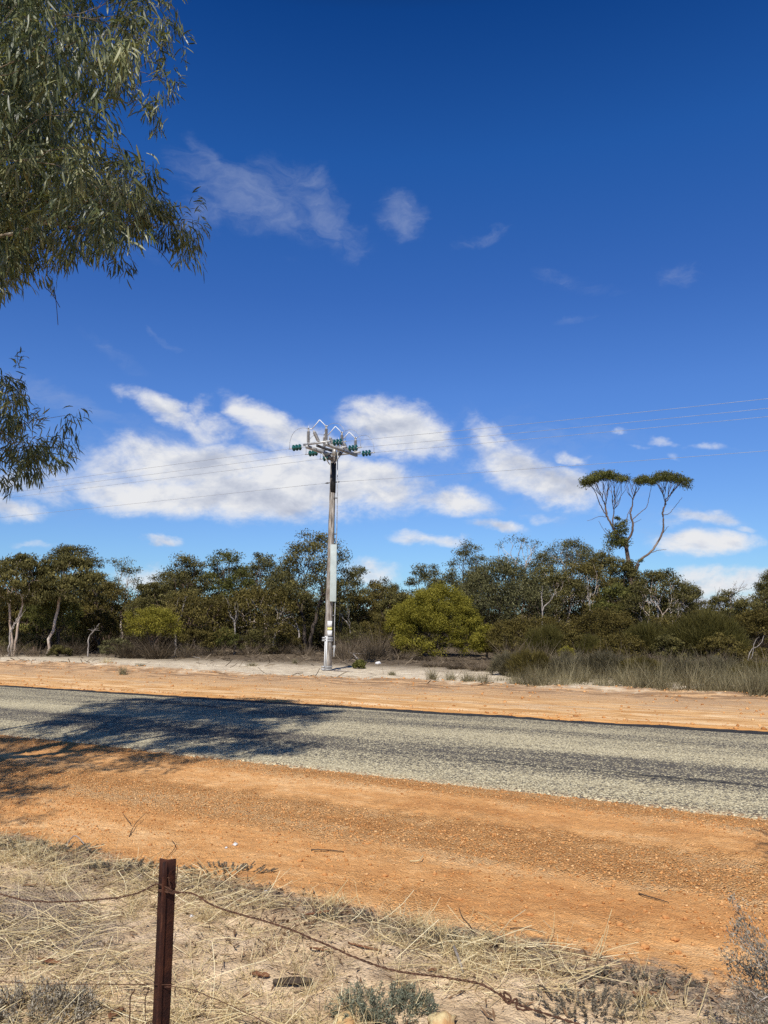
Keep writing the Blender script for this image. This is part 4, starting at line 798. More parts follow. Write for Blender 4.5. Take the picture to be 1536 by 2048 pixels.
# ------------------------------------------------------------------ fence with rusty star picket
FY = 2.78
def F_at(px, py, Y=FY): return at(px, py, Y)
fb = F_at(330, 1720); fzb = gz(fb[0], FY); fence = empty('wire_fence', (fb[0], FY, fzb), 'rusty star picket with slack twisted wires in the dry grass', 'fence')
foff = np.array([fb[0], FY, fzb])
mb = MB(); zt = fb[2]; zb = fzb - 0.3
# Y-section: stem pointing away, two flanges opening towards the camera
w_ = 0.029; th = 0.0032
def sect(z, lean=0):
    cx = fb[0] + 0.006 - (zt - z) * 0.004; fx, fy = 0.0285, 0.0150
    # stem points to the camera, two flanges spread behind it
    out_ = [(-th, 0.0), (-th, -0.030), (th, -0.030), (th, 0.0), (fx + th * .5, fy - th), (fx - th * .5, fy + th), (0, th * 1.6), (-fx + th * .5, fy + th), (-fx - th * .5, fy - th)]
    ca, sa = math.cos(-0.07), math.sin(-0.07)
    return [(cx + x * ca - y * sa, FY + x * sa + y * ca, z) for x, y in out_]
zz = np.linspace(zb, zt, 30); V = np.array([sect(z) for z in zz]).reshape(-1, 3); V += R(3).normal(size=V.shape) * 0.0003; k = 9
i = np.arange(29)[:, None] * k; j = np.arange(k)[None, :]; mb.add(V, np.stack([i + j, i + (j + 1) % k, i + k + (j + 1) % k, i + k + j], -1).reshape(-1, 4))
tb = 29 * k; mb.F4.append(np.array([[tb + 0, tb + 1, tb + 2, tb + 3], [tb + 3, tb + 4, tb + 5, tb + 6], [tb + 0, tb + 6, tb + 7, tb + 8]])); mb.F3.append(np.array([[tb + 0, tb + 3, tb + 6]]))
mb.build('picket', M['rust'], fence, foff)
def fwire(pix, name='fence_wire', r=0.0016, strands=2, tw_=0.0019, pitch=0.05, Y_=None):
    """pix: (px,py,s) with s the distance along the fence line from the picket"""
    P = curve([at(px, py, FY - 0.02 - 0.483 * s) for px, py, s in pix], 240); P[:, :] += 0; P += np.cumsum(R(8).normal(size=P.shape) * 0.00035, 0) * np.array([0.3, 0.3, 1])
    L_ = np.concatenate([[0], np.cumsum(np.linalg.norm(np.diff(P, axis=0), axis=1))]); mb = MB()
    for q in range(strands):
        a = L_ / pitch * 2 * math.pi + q * math.pi; Q = P + np.stack([np.zeros_like(a), np.cos(a) * tw_, np.sin(a) * tw_], 1) if strands > 1 else P
        mb.tube(Q, r, 5)
    mb.build(name, M['rustwire'], fence, foff, True)
fwire([(-120, 1758, -1.0), (0, 1788, -0.80), (50, 1800, -.68), (100, 1805, -.55), (180, 1803, -.40), (250, 1797, -.2), (290, 1785, -.1), (316, 1772, -0.02), (345, 1784, 0.02)], r=0.0016)
fwire([(316, 1780, -0.02), (345, 1786, 0.02), (385, 1787, .10), (430, 1812, .20), (500, 1835, .36), (560, 1853, .5), (640, 1885, .68), (720, 1922, .84), (800, 1948, 1.0), (900, 1962, 1.15), (960, 1975, 1.25), (1010, 2000, 1.31), (1050, 2018, 1.37), (1180, 2060, 1.50)], r=0.0016)
fwire([(-120, 1955, -1.0), (0, 1962, -.8), (60, 1968, -.68), (160, 1972, -.42), (310, 1974, -.04), (350, 1972, .03)], r=0.0014, strands=1)
fwire([(330, 1974, 0), (370, 1976, .06), (430, 2000, .2), (500, 2035, .36), (560, 2062, .5)], r=0.0014, strands=1)
fwire([(318, 1782, -0.03), (330, 1779, -.01), (344, 1787, .01), (358, 1788, .05)], 'wire_tie', 0.0030, 1); fwire([(333, 1757, -.02), (338, 1756, 0.0), (341, 1775, 0.0), (342, 1788, 0.01)], 'wire_tie', 0.0018, 1)
fwire([(355, 1730, 0.04), (354, 1760, .04), (352, 1778, .03)], 'wire_tie', 0.0016, 1); fwire([(270, 1978, -.15), (262, 1998, -.17), (260, 2050, -.18)], 'wire_tie', 0.0022, 1); fwire([(298, 1974, -.08), (292, 2000, -.09), (291, 2045, -.09)], 'wire_tie', 0.0018, 1)
fwire([(350, 1974, .03), (351, 1996, .03)], 'wire_tie', 0.0016, 1)
fwire([(1000, 1985, 1.30), (1012, 2004, 1.31), (1022, 1996, 1.32), (1010, 1988, 1.31), (1018, 2012, 1.33), (1034, 2004, 1.34), (1036, 2022, 1.36), (1060, 2024, 1.38)], 'wire_tie', 0.0026, 1)

# ------------------------------------------------------------------ large gum on the left, leaning over the view
def inpoly(p, poly):
    poly = np.asarray(poly, float); x, y = p[:, 0], p[:, 1]; r = np.zeros(len(p), bool); j = len(poly) - 1
    for i in range(len(poly)):
        xi, yi = poly[i]; xj, yj = poly[j]; c = ((yi > y) != (yj > y)) & (x < (xj - xi) * (y - yi) / (yj - yi + 1e-12) + xi); r ^= c; j = i
    return r
def shadow_px(P):
    t = P[:, 2] / SUND[2]; G = P - SUND[None, :] * t[:, None]; return project(G)[0]
CROWN = [(-60, -900), (330, -900), (335, -30), (345, 40), (348, 100), (330, 140), (335, 200), (322, 240), (300, 235), (285, 195), (255, 170), (225, 190), (200, 225), (205, 300), (235, 325), (265, 325), (285, 335), (300, 380), (330, 410),
         (362, 440), (385, 470), (380, 500), (350, 500), (325, 470), (290, 455), (250, 470), (235, 520), (215, 530), (195, 490), (160, 485), (130, 530), (95, 545), (70, 515), (40, 520), (15, 565), (-60, 580)]
LOWER = [(-60, 755), (25, 765), (40, 800), (60, 815), (85, 815), (120, 830), (145, 860), (135, 885), (105, 920), (75, 940), (45, 935), (15, 960), (-60, 960)]
SHADE = [(70, 1458), (150, 1428), (200, 1404), (300, 1400), (480, 1397), (590, 1402), (690, 1440), (600, 1462), (560, 1478), (640, 1500), (520, 1520), (400, 1530), (250, 1550), (140, 1560), (110, 1600), (30, 1640), (-400, 1800), (-2000, 1800), (-2000, 1476), (0, 1476), (40, 1470)]
rg = R(12)
def sample(n, lo, hi, ok):
    out_ = []
    while len(out_) < n:
        P = rg.uniform(lo, hi, (4000, 3)); out_ += list(P[ok(P)])
    return np.array(out_[:n])
def ok_gum(P):
    e = ((P - np.array([-4.6, 7.9, 8.6])) / np.array([4.6, 4.2, 4.6])); m = (e ** 2).sum(1) < 1
    pp, d = project(P); infr = (pp[:, 0] > -60) & (pp[:, 1] > -400) & (d > 0); m &= ~infr | (inpoly(pp, CROWN) & inpoly(pp + np.array([18, 0]), CROWN) & inpoly(pp + np.array([0, 30]), CROWN) & inpoly(pp + np.array([0, -18]), CROWN)); m &= ~((pp[:, 0] > -60) & (pp[:, 1] > 555))
    m &= ~((pp[:, 0] > 300) & (pp[:, 1] < 0)); sp = shadow_px(P - np.array([0, 0, 0.2])); m &= inpoly(sp, SHADE) | (sp[:, 0] < -30); m &= ~inpoly(sp, [(-500, 1300), (60, 1300), (60, 1462), (-500, 1470)]); return m
def visible(P): pp, d = project(P); return (pp[:, 0] > -60) & (pp[:, 1] > -60)
C1 = sample(4500, [-9, 4, 4], [0, 12, 13.2], ok_gum); vis = visible(C1)
C1 = np.vstack([C1[vis][:185], C1[~vis][:400]])
# tips that draw the outline of the crown in the photograph
tips = [(383, 468, 9.4), (372, 490, 9.4), (350, 455, 9.3), (325, 430, 9.2), (300, 360, 9.2), (285, 350, 9.1), (335, 180, 9.0), (320, 235, 9.0), (300, 215, 9.0), (345, 100, 8.8), (340, 60, 8.7), (338, 15, 8.6), (225, 500, 9.2), (235, 530, 9.2), (20, 560, 9.2), (10, 575, 9.3), (105, 540, 9.2), (45, 545, 9.2), (70, 520, 9.2), (30, 500, 9.3), (60, 470, 9.3), (15, 450, 9.3), (90, 440, 9.2), (130, 500, 9.2), (160, 470, 9.2), (195, 500, 9.2), (215, 455, 9.2), (180, 420, 9.2), (300, 440, 9.3), (270, 455, 9.2), (280, 100, 8.9), (305, 60, 8.9), (250, 120, 9)]
tips = np.array([at(x, y - 12, Y) for x, y, Y in tips])
low = sample(24, [-8, 9.8, 2.5], [-3.5, 11.4, 6], lambda P: inpoly(project(P)[0], LOWER))
NEARSH = [(-160, 1490), (60, 1500), (120, 1530), (95, 1590), (20, 1635), (-160, 1680)]
C3 = sample(34, [-9, 1.5, 3.0], [-3.2, 6.5, 6.8], lambda P: inpoly(shadow_px(P), NEARSH) & (project(P)[0][:, 0] < -70))
C1 = np.vstack([C1, C3])
gb = np.array([-6.5, 6.2, gz(-6.5, 6.2) - 0.1]); gum = empty('gum_tree', gb, 'large narrow-leaved gum with drooping foliage overhanging the upper left', 'tree')
allC = np.vstack([C1, tips, low]); mb = MB(); rgg = R(31)
grow(mb, np.array([-6.3, 6.4, 2.0]), np.array([-0.6, 0.8, 0.7]), low + np.array([0, 0, .12]), 0.05, rgg, 0.1, (0.25, 0.45), first=np.array([-6.9, 10.0, 4.3]), minr=0.004, sides=6)
grow(mb, gb, np.array([0.1, 0.05, 1.0]), allC[:-24] + np.array([0, 0, .12]), 0.21, rgg, 0.12, (0.22, 0.42), first=np.array([-6.1, 6.5, 3.0]), minr=0.0045, sides=8, exp=0.52)
mb.build('trunk', M['bark_gum'], gum, gb, True)
per = np.where(np.arange(len(allC)) < len(C1), np.where(visible(allC), 150, 130), 130); per[len(C1):len(C1) + len(tips)] = 75; per[-24:] = 130
idx = np.repeat(np.arange(len(allC)), per); m = len(idx)
rc = np.where(np.arange(len(allC)) < len(C1), 0.31, 0.22); rc[-24:] = 0.26
v = norm(rgg.normal(size=(m, 3))) * (rgg.random(m) ** 0.5)[:, None] * rc[idx][:, None] * np.array([1, 1, 0.9])
# sprays: leaves gather along hanging twigs
ntw = 7; tk = rgg.integers(0, ntw, m) + idx * ntw; toff = rgg.normal(size=(len(allC) * ntw, 3)) * 0.55; tl_ = rgg.random(m)
P0 = allC[idx] + 0.45 * v + toff[tk] * rc[idx][:, None] * 0.8 + np.array([0, 0, -0.16]) * tl_[:, None] + np.array([0, 0, .06])
D0 = rgg.normal(size=(m, 3)) * 0.48 + toff[tk] * 0.6 + np.array([0, 0, -0.85]); L_ = rgg.uniform(0.10, 0.195, m)
V, F = blades(P0, D0, L_, rgg.uniform(0.013, 0.022, m), np.array([0, 0, -1.1]) + rgg.normal(size=(m, 3)) * 0.5, 3, rgg, mid=True)
tint = np.repeat(np.clip(rgg.uniform(0.25, 0.75, len(allC))[idx] + rgg.normal(size=m) * 0.17, 0, 1), 3)
mesh_np('crown', local(V, gb), F, M['gum'], gum, tint=tint)
# hanging bare twigs
for (x, y, dx, dy, Y) in ((110, 590, 6, 60, 9.3), (300, 490, 45, 45, 9.3), (215, 130, 150, 45, 9.0), (330, 190, 18, 20, 9.0), (90, 575, 30, 40, 9.2), (205, 330, 60, -6, 9.1), (240, 345, 40, 10, 9.1)):
    mb = MB(); mb.tube(curve([at(x, y, Y), at(x + dx * .5, y + dy * .35, Y), at(x + dx, y + dy, Y)], 8), [0.004] * 8, 4); mb.build('hanging_twig', M['bark_brown'], gum, gb)

# gum off to the right whose branch shadow touches the verge at the right edge
rb = np.array([5.6, 1.6, 0.0]); e2 = empty('gum_tree', rb, 'smooth-barked gum on the near side just off the right edge, shading the orange verge', 'tree'); mb = MB()
tg = np.array([[2.55, 3.15, 3.6], [2.75, 3.3, 3.9], [3.4, 3.6, 4.0], [3.2, 2.9, 4.2], [3.9, 3.3, 4.3], [4.4, 3.4, 4.7], [4.9, 2.8, 5.2], [5.6, 3.0, 5.4], [5.2, 2.0, 5.6], [6.2, 2.2, 5.5], [6.4, 1.4, 5.2], [5.0, 1.0, 5.2], [6.0, .6, 5.3]])
grow(mb, rb, np.array([0, 0, 1.0]), tg, 0.13, R(5), 0.12, first=rb + np.array([-0.2, 0.2, 2.2]), minr=0.01); mb.build('trunk', M['bark_gum'], e2, rb, True)
rr_ = R(6); idx = np.repeat(np.arange(13), 140); m = len(idx); V, F = blades(tg[idx] + np.clip(rr_.normal(size=(m, 3)), -2, 2) * 0.15, rr_.normal(size=(m, 3)) * .7 + np.array([0, 0, -.6]), rr_.uniform(.09, .18, m), np.full(m, .018), np.tile([0, 0, -1.0], (m, 1)), 3, rr_, mid=True)
mesh_np('crown', local(V, rb), F, M['gum'], e2, tint=np.repeat(rr_.random(m), 3))

# ------------------------------------------------------------------ verge details
def scatter_sw(n, s0, s1, w0, w1, dens, rng):
    out_ = np.zeros((0, 2))
    while len(out_) < n:
        s = rng.uniform(s0, s1, n * 2); w = rng.uniform(w0, w1, n * 2); k = rng.random(n * 2) < dens(s, w); out_ = np.vstack([out_, np.stack([s[k], w[k]], 1)])
    s, w = out_[:n, 0], out_[:n, 1]; x, y = sw(s, w); return s, w, np.stack([x, y, gh(x, y)], 1)
def pebbles(P, r, rng):
    n = len(P); base = np.array([[1, 0, 0], [0, 1, 0], [-1, 0, 0], [0, -1, 0], [0, 0, 1], [0, 0, -1], [.6, .6, .45], [-.6, .6, .45], [-.6, -.6, .45], [.6, -.6, .45]], float)
    Fb = np.array([[0, 1, 6], [1, 2, 7], [2, 3, 8], [3, 0, 9], [6, 1, 7], [7, 2, 8], [8, 3, 9], [9, 0, 6], [0, 5, 1], [1, 5, 2], [2, 5, 3], [3, 5, 0]]); F2 = np.array([[6, 7, 4], [7, 8, 4], [8, 9, 4], [9, 6, 4]])
    a = rng.uniform(0, 6.28, n); sx, sy, sz = rng.uniform(.7, 1.4, n), rng.uniform(.6, 1.1, n), rng.uniform(.45, .9, n)
    Bv = base[None] * (1 + rng.normal(size=(n, 10, 1)) * 0.16) * np.stack([sx, sy, sz], 1)[:, None, :] * r[:, None, None]
    ca, sa = np.cos(a)[:, None], np.sin(a)[:, None]
    V = np.stack([Bv[:, :, 0] * ca - Bv[:, :, 1] * sa, Bv[:, :, 0] * sa + Bv[:, :, 1] * ca, Bv[:, :, 2]], 2) + P[:, None, :] + np.array([0, 0, 1]) * (r * 0.25)[:, None, None]
    Fa = np.vstack([Fb, F2]); return V.reshape(-1, 3), (np.arange(n)[:, None, None] * 10 + Fa[None]).reshape(-1, 3)
M['gravel'] = leafmat('ironstone_gravel', (0.34, 0.135, 0.038), (0.6, 0.29, 0.1), (0.78, 0.5, 0.24), 0.0, 0.2, 0.85)
rg = R(101)
dn = lambda s, w: np.clip(0.22 + np.exp(-((w - 6.35 - 0.15 * np.sin(s * 0.7)) / 0.38) ** 2) + 0.7 * sstep(7.5, 7.95, w) + 1.6 * np.clip(fbm(s * 0.5, w, 0.9, 3, 71), 0, 1) - 0.3 * np.exp(-((w - 7.0) / 0.35) ** 2), 0.05, 1)
s, w, P = scatter_sw(34000, -13, 2.5, 4.45, 8.24, dn, rg); r = 0.0035 + 0.011 * rg.random(len(P)) ** 3.2
V1, F1 = pebbles(P, r, rg)
s, w, P = scatter_sw(4200, -30, 14, 14.5, 21.8, lambda s, w: 0.3 + 0.7 * (w < 15.6) + 0.6 * (abs(w - 20.6) < 0.7), rg); r = 0.012 + 0.03 * rg.random(len(P)) ** 4
V2, F2 = pebbles(P, r, rg)
nF = len(F1) + len(F2); tint = np.repeat(np.clip(rg.normal(size=nF // 16) * 0.22 + 0.45, 0, 1), 16)
tag(mesh_np('gravel', np.vstack([V1, V2]), np.vstack([F1, F2 + len(V1)]), M['gravel'], tint=tint), 'orange ironstone pebbles scattered over both verges', 'gravel', kind='stuff')
# loose aggregate on the near road edge
M['chips'] = leafmat('pale_road_chips', (0.08, 0.06, 0.045), (0.36, 0.28, 0.17), (0.62, 0.54, 0.38), 0.0, 0.2, 0.8)
s, w, P = scatter_sw(6000, -13, 2.5, 8.05, 9.0, lambda s, w: np.exp(-np.abs(w - 8.35) / 0.3), rg); wq = w
P[:, 2] = np.where(w > 8.26, 0.045 * (1 - ((w - 11.34) / 3.14) ** 2) + 0.012, P[:, 2]); V, F = pebbles(P, rg.uniform(0.003, 0.0065, len(P)), rg)
tag(mesh_np('loose_road_chips', V, F, M['chips'], tint=np.repeat(rg.random(len(P)), 16)), 'loose pale stone chips along the near edge of the road', 'gravel', kind='stuff')
# bigger clods as single stones
for i, (px, py) in enumerate([(1135, 1800), (1098, 1790), (1170, 1812), (1290, 1822), (1330, 1835), (1370, 1838), (1405, 1846), (1240, 1850), (1275, 1862), (870, 1748), (890, 1752), (770, 1752), (735, 1688), (960, 1730), (1060, 1830), (920, 1800), (1180, 1880), (1350, 1880), (600, 1722), (520, 1700), (420, 1730), (650, 1750), (1450, 1860), (560, 1820 - 60), (1240, 1800), (300, 1690), (215, 1660), (1290, 1895), (1355, 1905), (1020, 1760)]):
    rock(px, py, 0.013 + 0.012 * ((i * 37) % 10) / 10, 'lump of orange ironstone lying on the near orange verge', 'clod', 'stone', 'stone', 0.6, 'lumps of ironstone on the near verge')

# ------------------------------------------------------------------ dry grass, litter and herbs on the fence side
rg = R(202)
def ds(s, w):
    e = 1 - sstep(4.15, 4.55, w + 0.25 * fbm(s, w, 0.8, 2, 4)); q = fbm(s, w, 1.5, 3, 61) * 2.6 + 0.42 - 0.30 * sstep(-2.4, -0.5, s); return np.clip(e * np.clip(q, 0.035, 1), 0, 1)
s, w, P = scatter_sw(18000, -9, 1.6, 1.6, 4.7, ds, rg); n = len(P)
ang = rg.normal(size=n) * 0.9 + rg.choice([0.0, 0.5, 2.6], n); el = np.abs(rg.normal(size=n)) * 0.22
D = np.stack([np.cos(ang), np.sin(ang), el], 1); L_ = 0.05 + 0.32 * rg.random(n) ** 2.2
Va, Fa = blades(P + np.stack([0 * s, 0 * s, 0.003 + 0.035 * rg.random(n) ** 2], 1), D, L_, rg.uniform(0.0014, 0.0036, n), rg.normal(size=(n, 3)) * 0.6 + np.array([0, 0, -0.25]), 3, rg, taper=False)
ta = np.repeat(np.clip(rg.normal(size=n) * 0.28 + 0.55, 0, 1), 3)
# upright tufts
st_, wt_, Pt = scatter_sw(520, -8.5, 1.4, 1.8, 4.5, lambda s, w: np.clip(0.2 + 1.6 * fbm(s, w, 1.6, 2, 66), 0.03, 1), rg)
idx = np.repeat(np.arange(520), 24); n = len(idx); Db = rg.normal(size=(n, 3)) * 0.55 + np.array([0, 0, 0.8])
Vb, Fb = blades(Pt[idx] + rg.normal(size=(n, 3)) * np.array([0.025, 0.025, 0]), Db, rg.uniform(0.04, 0.17, n), rg.uniform(0.002, 0.004, n), rg.normal(size=(n, 3)) * 0.6 - np.array([0, 0, 0.5]), 3, rg)
tb_ = np.repeat(np.clip(rg.normal(size=n) * 0.2 + 0.55, 0, 1), 3)
tag(mesh_np('dry_grass', np.vstack([Va, Vb]), np.vstack([Fa, Fb + len(Va)]), M['straw'], tint=np.concatenate([ta, tb_])), 'tangled bleached straw and dry grass around the fence', 'dry grass', kind='stuff')
# leaf litter and twig scraps, thick along the edge of the clay
s, w, P = scatter_sw(30000, -9, 1.6, 1.6, 4.75, lambda s, w: np.clip((1 - sstep(4.3, 4.6, w + 0.2 * fbm(s, w, 1.0, 2, 4))) * (0.22 + 0.9 * np.exp(-((w - 4.15) / 0.22) ** 2) + 1.3 * np.clip(fbm(s, w, 1.1, 3, 91), 0, 1)), 0, 1), rg)
n = len(P); D = norm(rg.normal(size=(n, 3)) * np.array([1, 1, 0.35])); Nn = np.array([0, 0, 1.0]) + rg.normal(size=(n, 3)) * 0.6; big = rg.random(n) < 0.14
V, F = quad_leaves(P + np.stack([0 * s, 0 * s, 0.004 + 0.018 * rg.random(n)], 1), D, Nn, np.where(big, rg.uniform(.035, .09, n), rg.uniform(.010, .035, n)), np.where(big, rg.uniform(.007, .016, n), rg.uniform(.003, .007, n)))
tag(mesh_np('leaf_litter', V, F, M['litter'], tint=np.clip(rg.normal(size=n) * 0.28 + 0.38, 0, 1)), 'brown leaf and twig scraps matted along the clay edge', 'leaf litter', kind='stuff')
# low grey matted plants
M['mat'] = strawmat('grey_mat_plant', ((0.05, 0.042, 0.034), (0.17, 0.145, 0.11), (0.36, 0.31, 0.23)))
def herb(name, px, py, hw, h, label, mat, n, L=0.022, seed=0, asp=0.28, ry=0.5, wob=0.35, cat='low plant', up=0.8, stemmat='darktwig'):
    rng = R(seed + 700); c = gpt(px, py); Rr = hw / FPX * (c[1]); b = c.copy(); nst = max(12, n // 45)
    a = rng.uniform(0, 6.28, nst); q = np.sqrt(rng.random(nst)); B0 = np.stack([b[0] + np.cos(a) * q * Rr, b[1] + np.sin(a) * q * Rr * ry, 0 * a], 1); B0[:, 2] = gh(B0[:, 0], B0[:, 1])
    Tt = B0 + np.stack([np.cos(a) * q * Rr * 0.25, np.sin(a) * q * Rr * 0.2, h * (1.05 - 0.55 * q ** 2) * rng.uniform(0.6, 1.1, nst)], 1) + rng.normal(size=(nst, 3)) * np.array([1, 1, 0.2]) * h * wob * 0.5
    e = empty(name, b, label, cat)
    Vs, Fs = blades(B0, Tt - B0, np.linalg.norm(Tt - B0, axis=1), np.full(nst, 0.003), rng.normal(size=(nst, 3)) * 0.1, 2, rng, taper=False)
    mesh_np('stems', local(Vs, b), Fs, M[stemmat], e, tint=np.repeat(rng.random(nst), 2))
    idx = rng.integers(0, nst, n); f = rng.random(n) ** 0.6; Pp = B0[idx] + (Tt - B0)[idx] * f[:, None] + rng.normal(size=(n, 3)) * h * 0.06
    D = norm(Tt - B0)[idx] * up + rng.normal(size=(n, 3)) * 0.7; V, F = quad_leaves(Pp, D, rng.normal(size=(n, 3)), L * rng.uniform(.6, 1.4, n), L * asp * rng.uniform(.7, 1.3, n))
    mesh_np('foliage', local(V, b), F, M[mat], e, tint=np.clip(rng.random(n) * 0.5 + 0.5 * f - 0.05 + rng.normal(size=n) * 0.1, 0, 1)); return e
herb('silver_herb', 765, 2030, 88, 0.11, 'low silvery green feathery herb at the bottom between two yellow rocks', 'herb', 4200, 0.019, 1, 0.20)
herb('grey_herb', 62, 2040, 108, 0.14, 'mounded grey herb in the bottom left corner', 'greyherb', 4600, 0.016, 2, 0.30)
herb('grey_herb', 455, 1745, 75, 0.045, 'flat dark grey matted plant just right of the picket top', 'mat', 2600, 0.014, 3, 0.3)
herb('grey_herb', 85, 1700, 110, 0.05, 'flat grey matted plant on the clay edge at the far left', 'mat', 3600, 0.017, 4, 0.3, 0.3)
herb('grey_herb', 250, 1735, 70, 0.05, 'flat grey matted plant left of the picket top', 'mat', 2400, 0.015, 5, 0.3)
herb('grey_herb', 1180, 2020, 110, 0.06, 'brownish matted plant at the bottom right', 'mat', 3600, 0.013, 6, 0.3)
herb('grey_herb', 1270, 1965, 100, 0.04, 'flat straw-flecked matted plant on clay edge at the right', 'mat', 2800, 0.013, 7, 0.3, 0.4)
herb('grey_herb', 900, 1880, 95, 0.04, 'flat matted plant on clay edge right of the middle', 'mat', 2600, 0.013, 8, 0.3, 0.4)
herb('grey_herb', 690, 1840, 70, 0.04, 'flat matted plant below the red brown bark strip', 'mat', 2000, 0.013, 9, 0.3, 0.4)
# tall grey shrub at the right edge
def right_shrub():
    rng = R(41); b = gpt(1520, 2110); b = np.array([1.62, 3.0, gz(1.62, 3.0)]); e = empty('grey_shrub', b, 'spindly grey-leaved shrub rising at the bottom right corner', 'shrub'); mb = MB()
    T_ = [(1455, 1862), (1442, 1900), (1470, 1850), (1462, 1793), (1475, 1835), (1490, 1875), (1530, 1925), (1520, 1895), (1550, 1905), (1500, 1935), (1480, 1920), (1560, 1960), (1465, 1960), (1510, 1990), (1540, 2000), (1478, 1995), (1455, 1925), (1590, 1900), (1600, 1960), (1500, 2030), (1530, 2050), (1560, 2030), (1475, 2040), (1448, 2010), (1600, 2010)]
    T_ = np.array([at(x, y, 3.0 + rng.uniform(-.16, .16)) for x, y in T_]); grow(mb, b, np.array([-.1, 0, 1.0]), T_, 0.012, rng, 0.12, (0.35, 0.55), minr=0.0016, sides=5, first=b + np.array([0, 0, 0.12])); mb.build('stems', M['paledead'], e, b, True)
    n = 6200; k = rng.integers(0, len(T_), n); f = rng.random(n) ** 0.8; P = T_[k] + (b + np.array([0, 0, .25]) - T_[k]) * (1 - f)[:, None] * 0.42 + rng.normal(size=(n, 3)) * (0.012 + 0.024 * (1 - f))[:, None]
    D = norm(T_[k] - b) + rng.normal(size=(n, 3)) * 0.6; V, F = quad_leaves(P, D, rng.normal(size=(n, 3)), rng.uniform(.009, .019, n), rng.uniform(.003, .0055, n))
    mesh_np('foliage', local(V, b), F, M['greyherb'], e, tint=np.clip(rng.normal(size=n) * .25 + .5, 0, 1))
right_shrub()

# single tall straws
def straws(lst, label, r=0.0017):
    b = gpt(*lst[0][0]); mb = MB()
    for pts in lst:
        g = gpt(*pts[0]); mb.tube(curve([g] + [at(x, y, g[1]) for x, y in pts[1:]], 8), np.linspace(r, r * 0.5, 8), 4)
    o = mb.build('dry_grass_stem', M['strawsolid'], None, b); o.location = tuple(b); tag(o, label, 'grass stem')
M['strawsolid'] = simple('pale_straw', (0.72, 0.60, 0.34), (0.60, 0.48, 0.26), 20, 0.7, 0.2, 0, 0)
straws([[(1190, 1926), (1205, 1880), (1224, 1818)], [(1194, 1926), (1208, 1890), (1218, 1850)], [(1180, 1920), (1192, 1898), (1206, 1870)]], 'tall pale straws standing at the clay edge on the right', 0.0024)
straws([[(1285, 1950), (1292, 1930), (1298, 1908)]], 'short single straw right of the tall pale straws')
straws([[(1395, 2035), (1405, 2005), (1418, 1962)]], 'leaning straw near the grey shrub', 0.003)
straws([[(1006, 1925), (1009, 1895), (1008, 1862)], [(1030, 1925), (1034, 1890), (1030, 1874), (1018, 1878)]], 'pair of hooked dry stalks on the clay edge', 0.0026)
straws([[(664, 1825), (662, 1800), (668, 1775)], [(672, 1822), (680, 1800), (690, 1795)]], 'thin straw wisps beside the red brown bark strip', 0.0014)
straws([[(950, 1985), (955, 1940), (945, 1925), (938, 1945)], [(955, 1975), (965, 1945), (975, 1930)]], 'looped dry stalk below the sagging fence wire', 0.0024)

def ground_stick(pts, r, label, mat='stick', name='stick', lift=0.01):
    P = [gpt(x, y) + np.array([0, 0, lift + l]) for x, y, l in pts]; P = curve(P, 14); mb = MB(); mb.tube(P, np.linspace(r, r * .55, 14), 6)
    o = mb.build(name, M[mat], None, P[0], True); o.location = tuple(P[0]); tag(o, label, name)
def stand_stick(x0, y0, pts, r, label):
    g = gpt(x0, y0); P = curve([g] + [at(x, y, g[1]) for x, y in pts], 14); mb = MB(); mb.tube(P, np.linspace(r, r * .6, 14), 6); o = mb.build('stick', M['stick'], None, g, True); o.location = tuple(g); tag(o, label, 'stick')
stand_stick(953, 1876, [(940, 1852), (925, 1835), (918, 1816)], 0.0042, 'dark bent stick standing out over the clay edge')
ground_stick([(258, 1676, 0), (270, 1655, .02), (290, 1636, .03)], 0.004, 'forked dark twig lying on the clay at the left'); ground_stick([(262, 1655, .02), (250, 1642, .03), (244, 1634, .03)], 0.003, 'small side twig touching the forked dark twig')
ground_stick([(1278, 1790, 0), (1300, 1798, .004), (1338, 1808, 0)], 0.005, 'brown stick lying alone on the orange verge at the right')
ground_stick([(622, 1702, 0), (660, 1704, 0.004), (688, 1706, 0)], 0.005, 'thin dark stick on the orange verge above the wire'); ground_stick([(1020, 1860, 0), (1060, 1862, .004), (1090, 1872, 0)], 0.003, 'thin curved twig on the clay right of the bent stick')
ground_stick([(345, 1685, .0), (350, 1700, .01), (330, 1722, 0)], 0.0035, 'thin dark twig just above the picket top'); ground_stick([(130, 1700, 0.01), (150, 1684, .04), (178, 1706, 0.01)], 0.006, 'bleached bent stick on the clay edge at the left', 'paledead')
ground_stick([(1075, 1975, 0), (1090, 1990, .02), (1105, 2005, 0)], 0.005, 'dark short stick right of the wire end'); ground_stick([(1072, 1900, 0), (1140, 1914, 0.01), (1210, 1925, 0)], 0.003, 'long pale straw lying along the clay edge', 'strawsolid')
ground_stick([(820, 1725, .0), (838, 1727, .012), (846, 1719, .02)], 0.006, 'pale curled scrap on the orange verge', 'strawsolid'); ground_stick([(908, 1910, .03), (918, 1935, .03), (926, 1952, .01)], 0.009, 'grey weathered stick end poking from the matted plants', 'paledead')
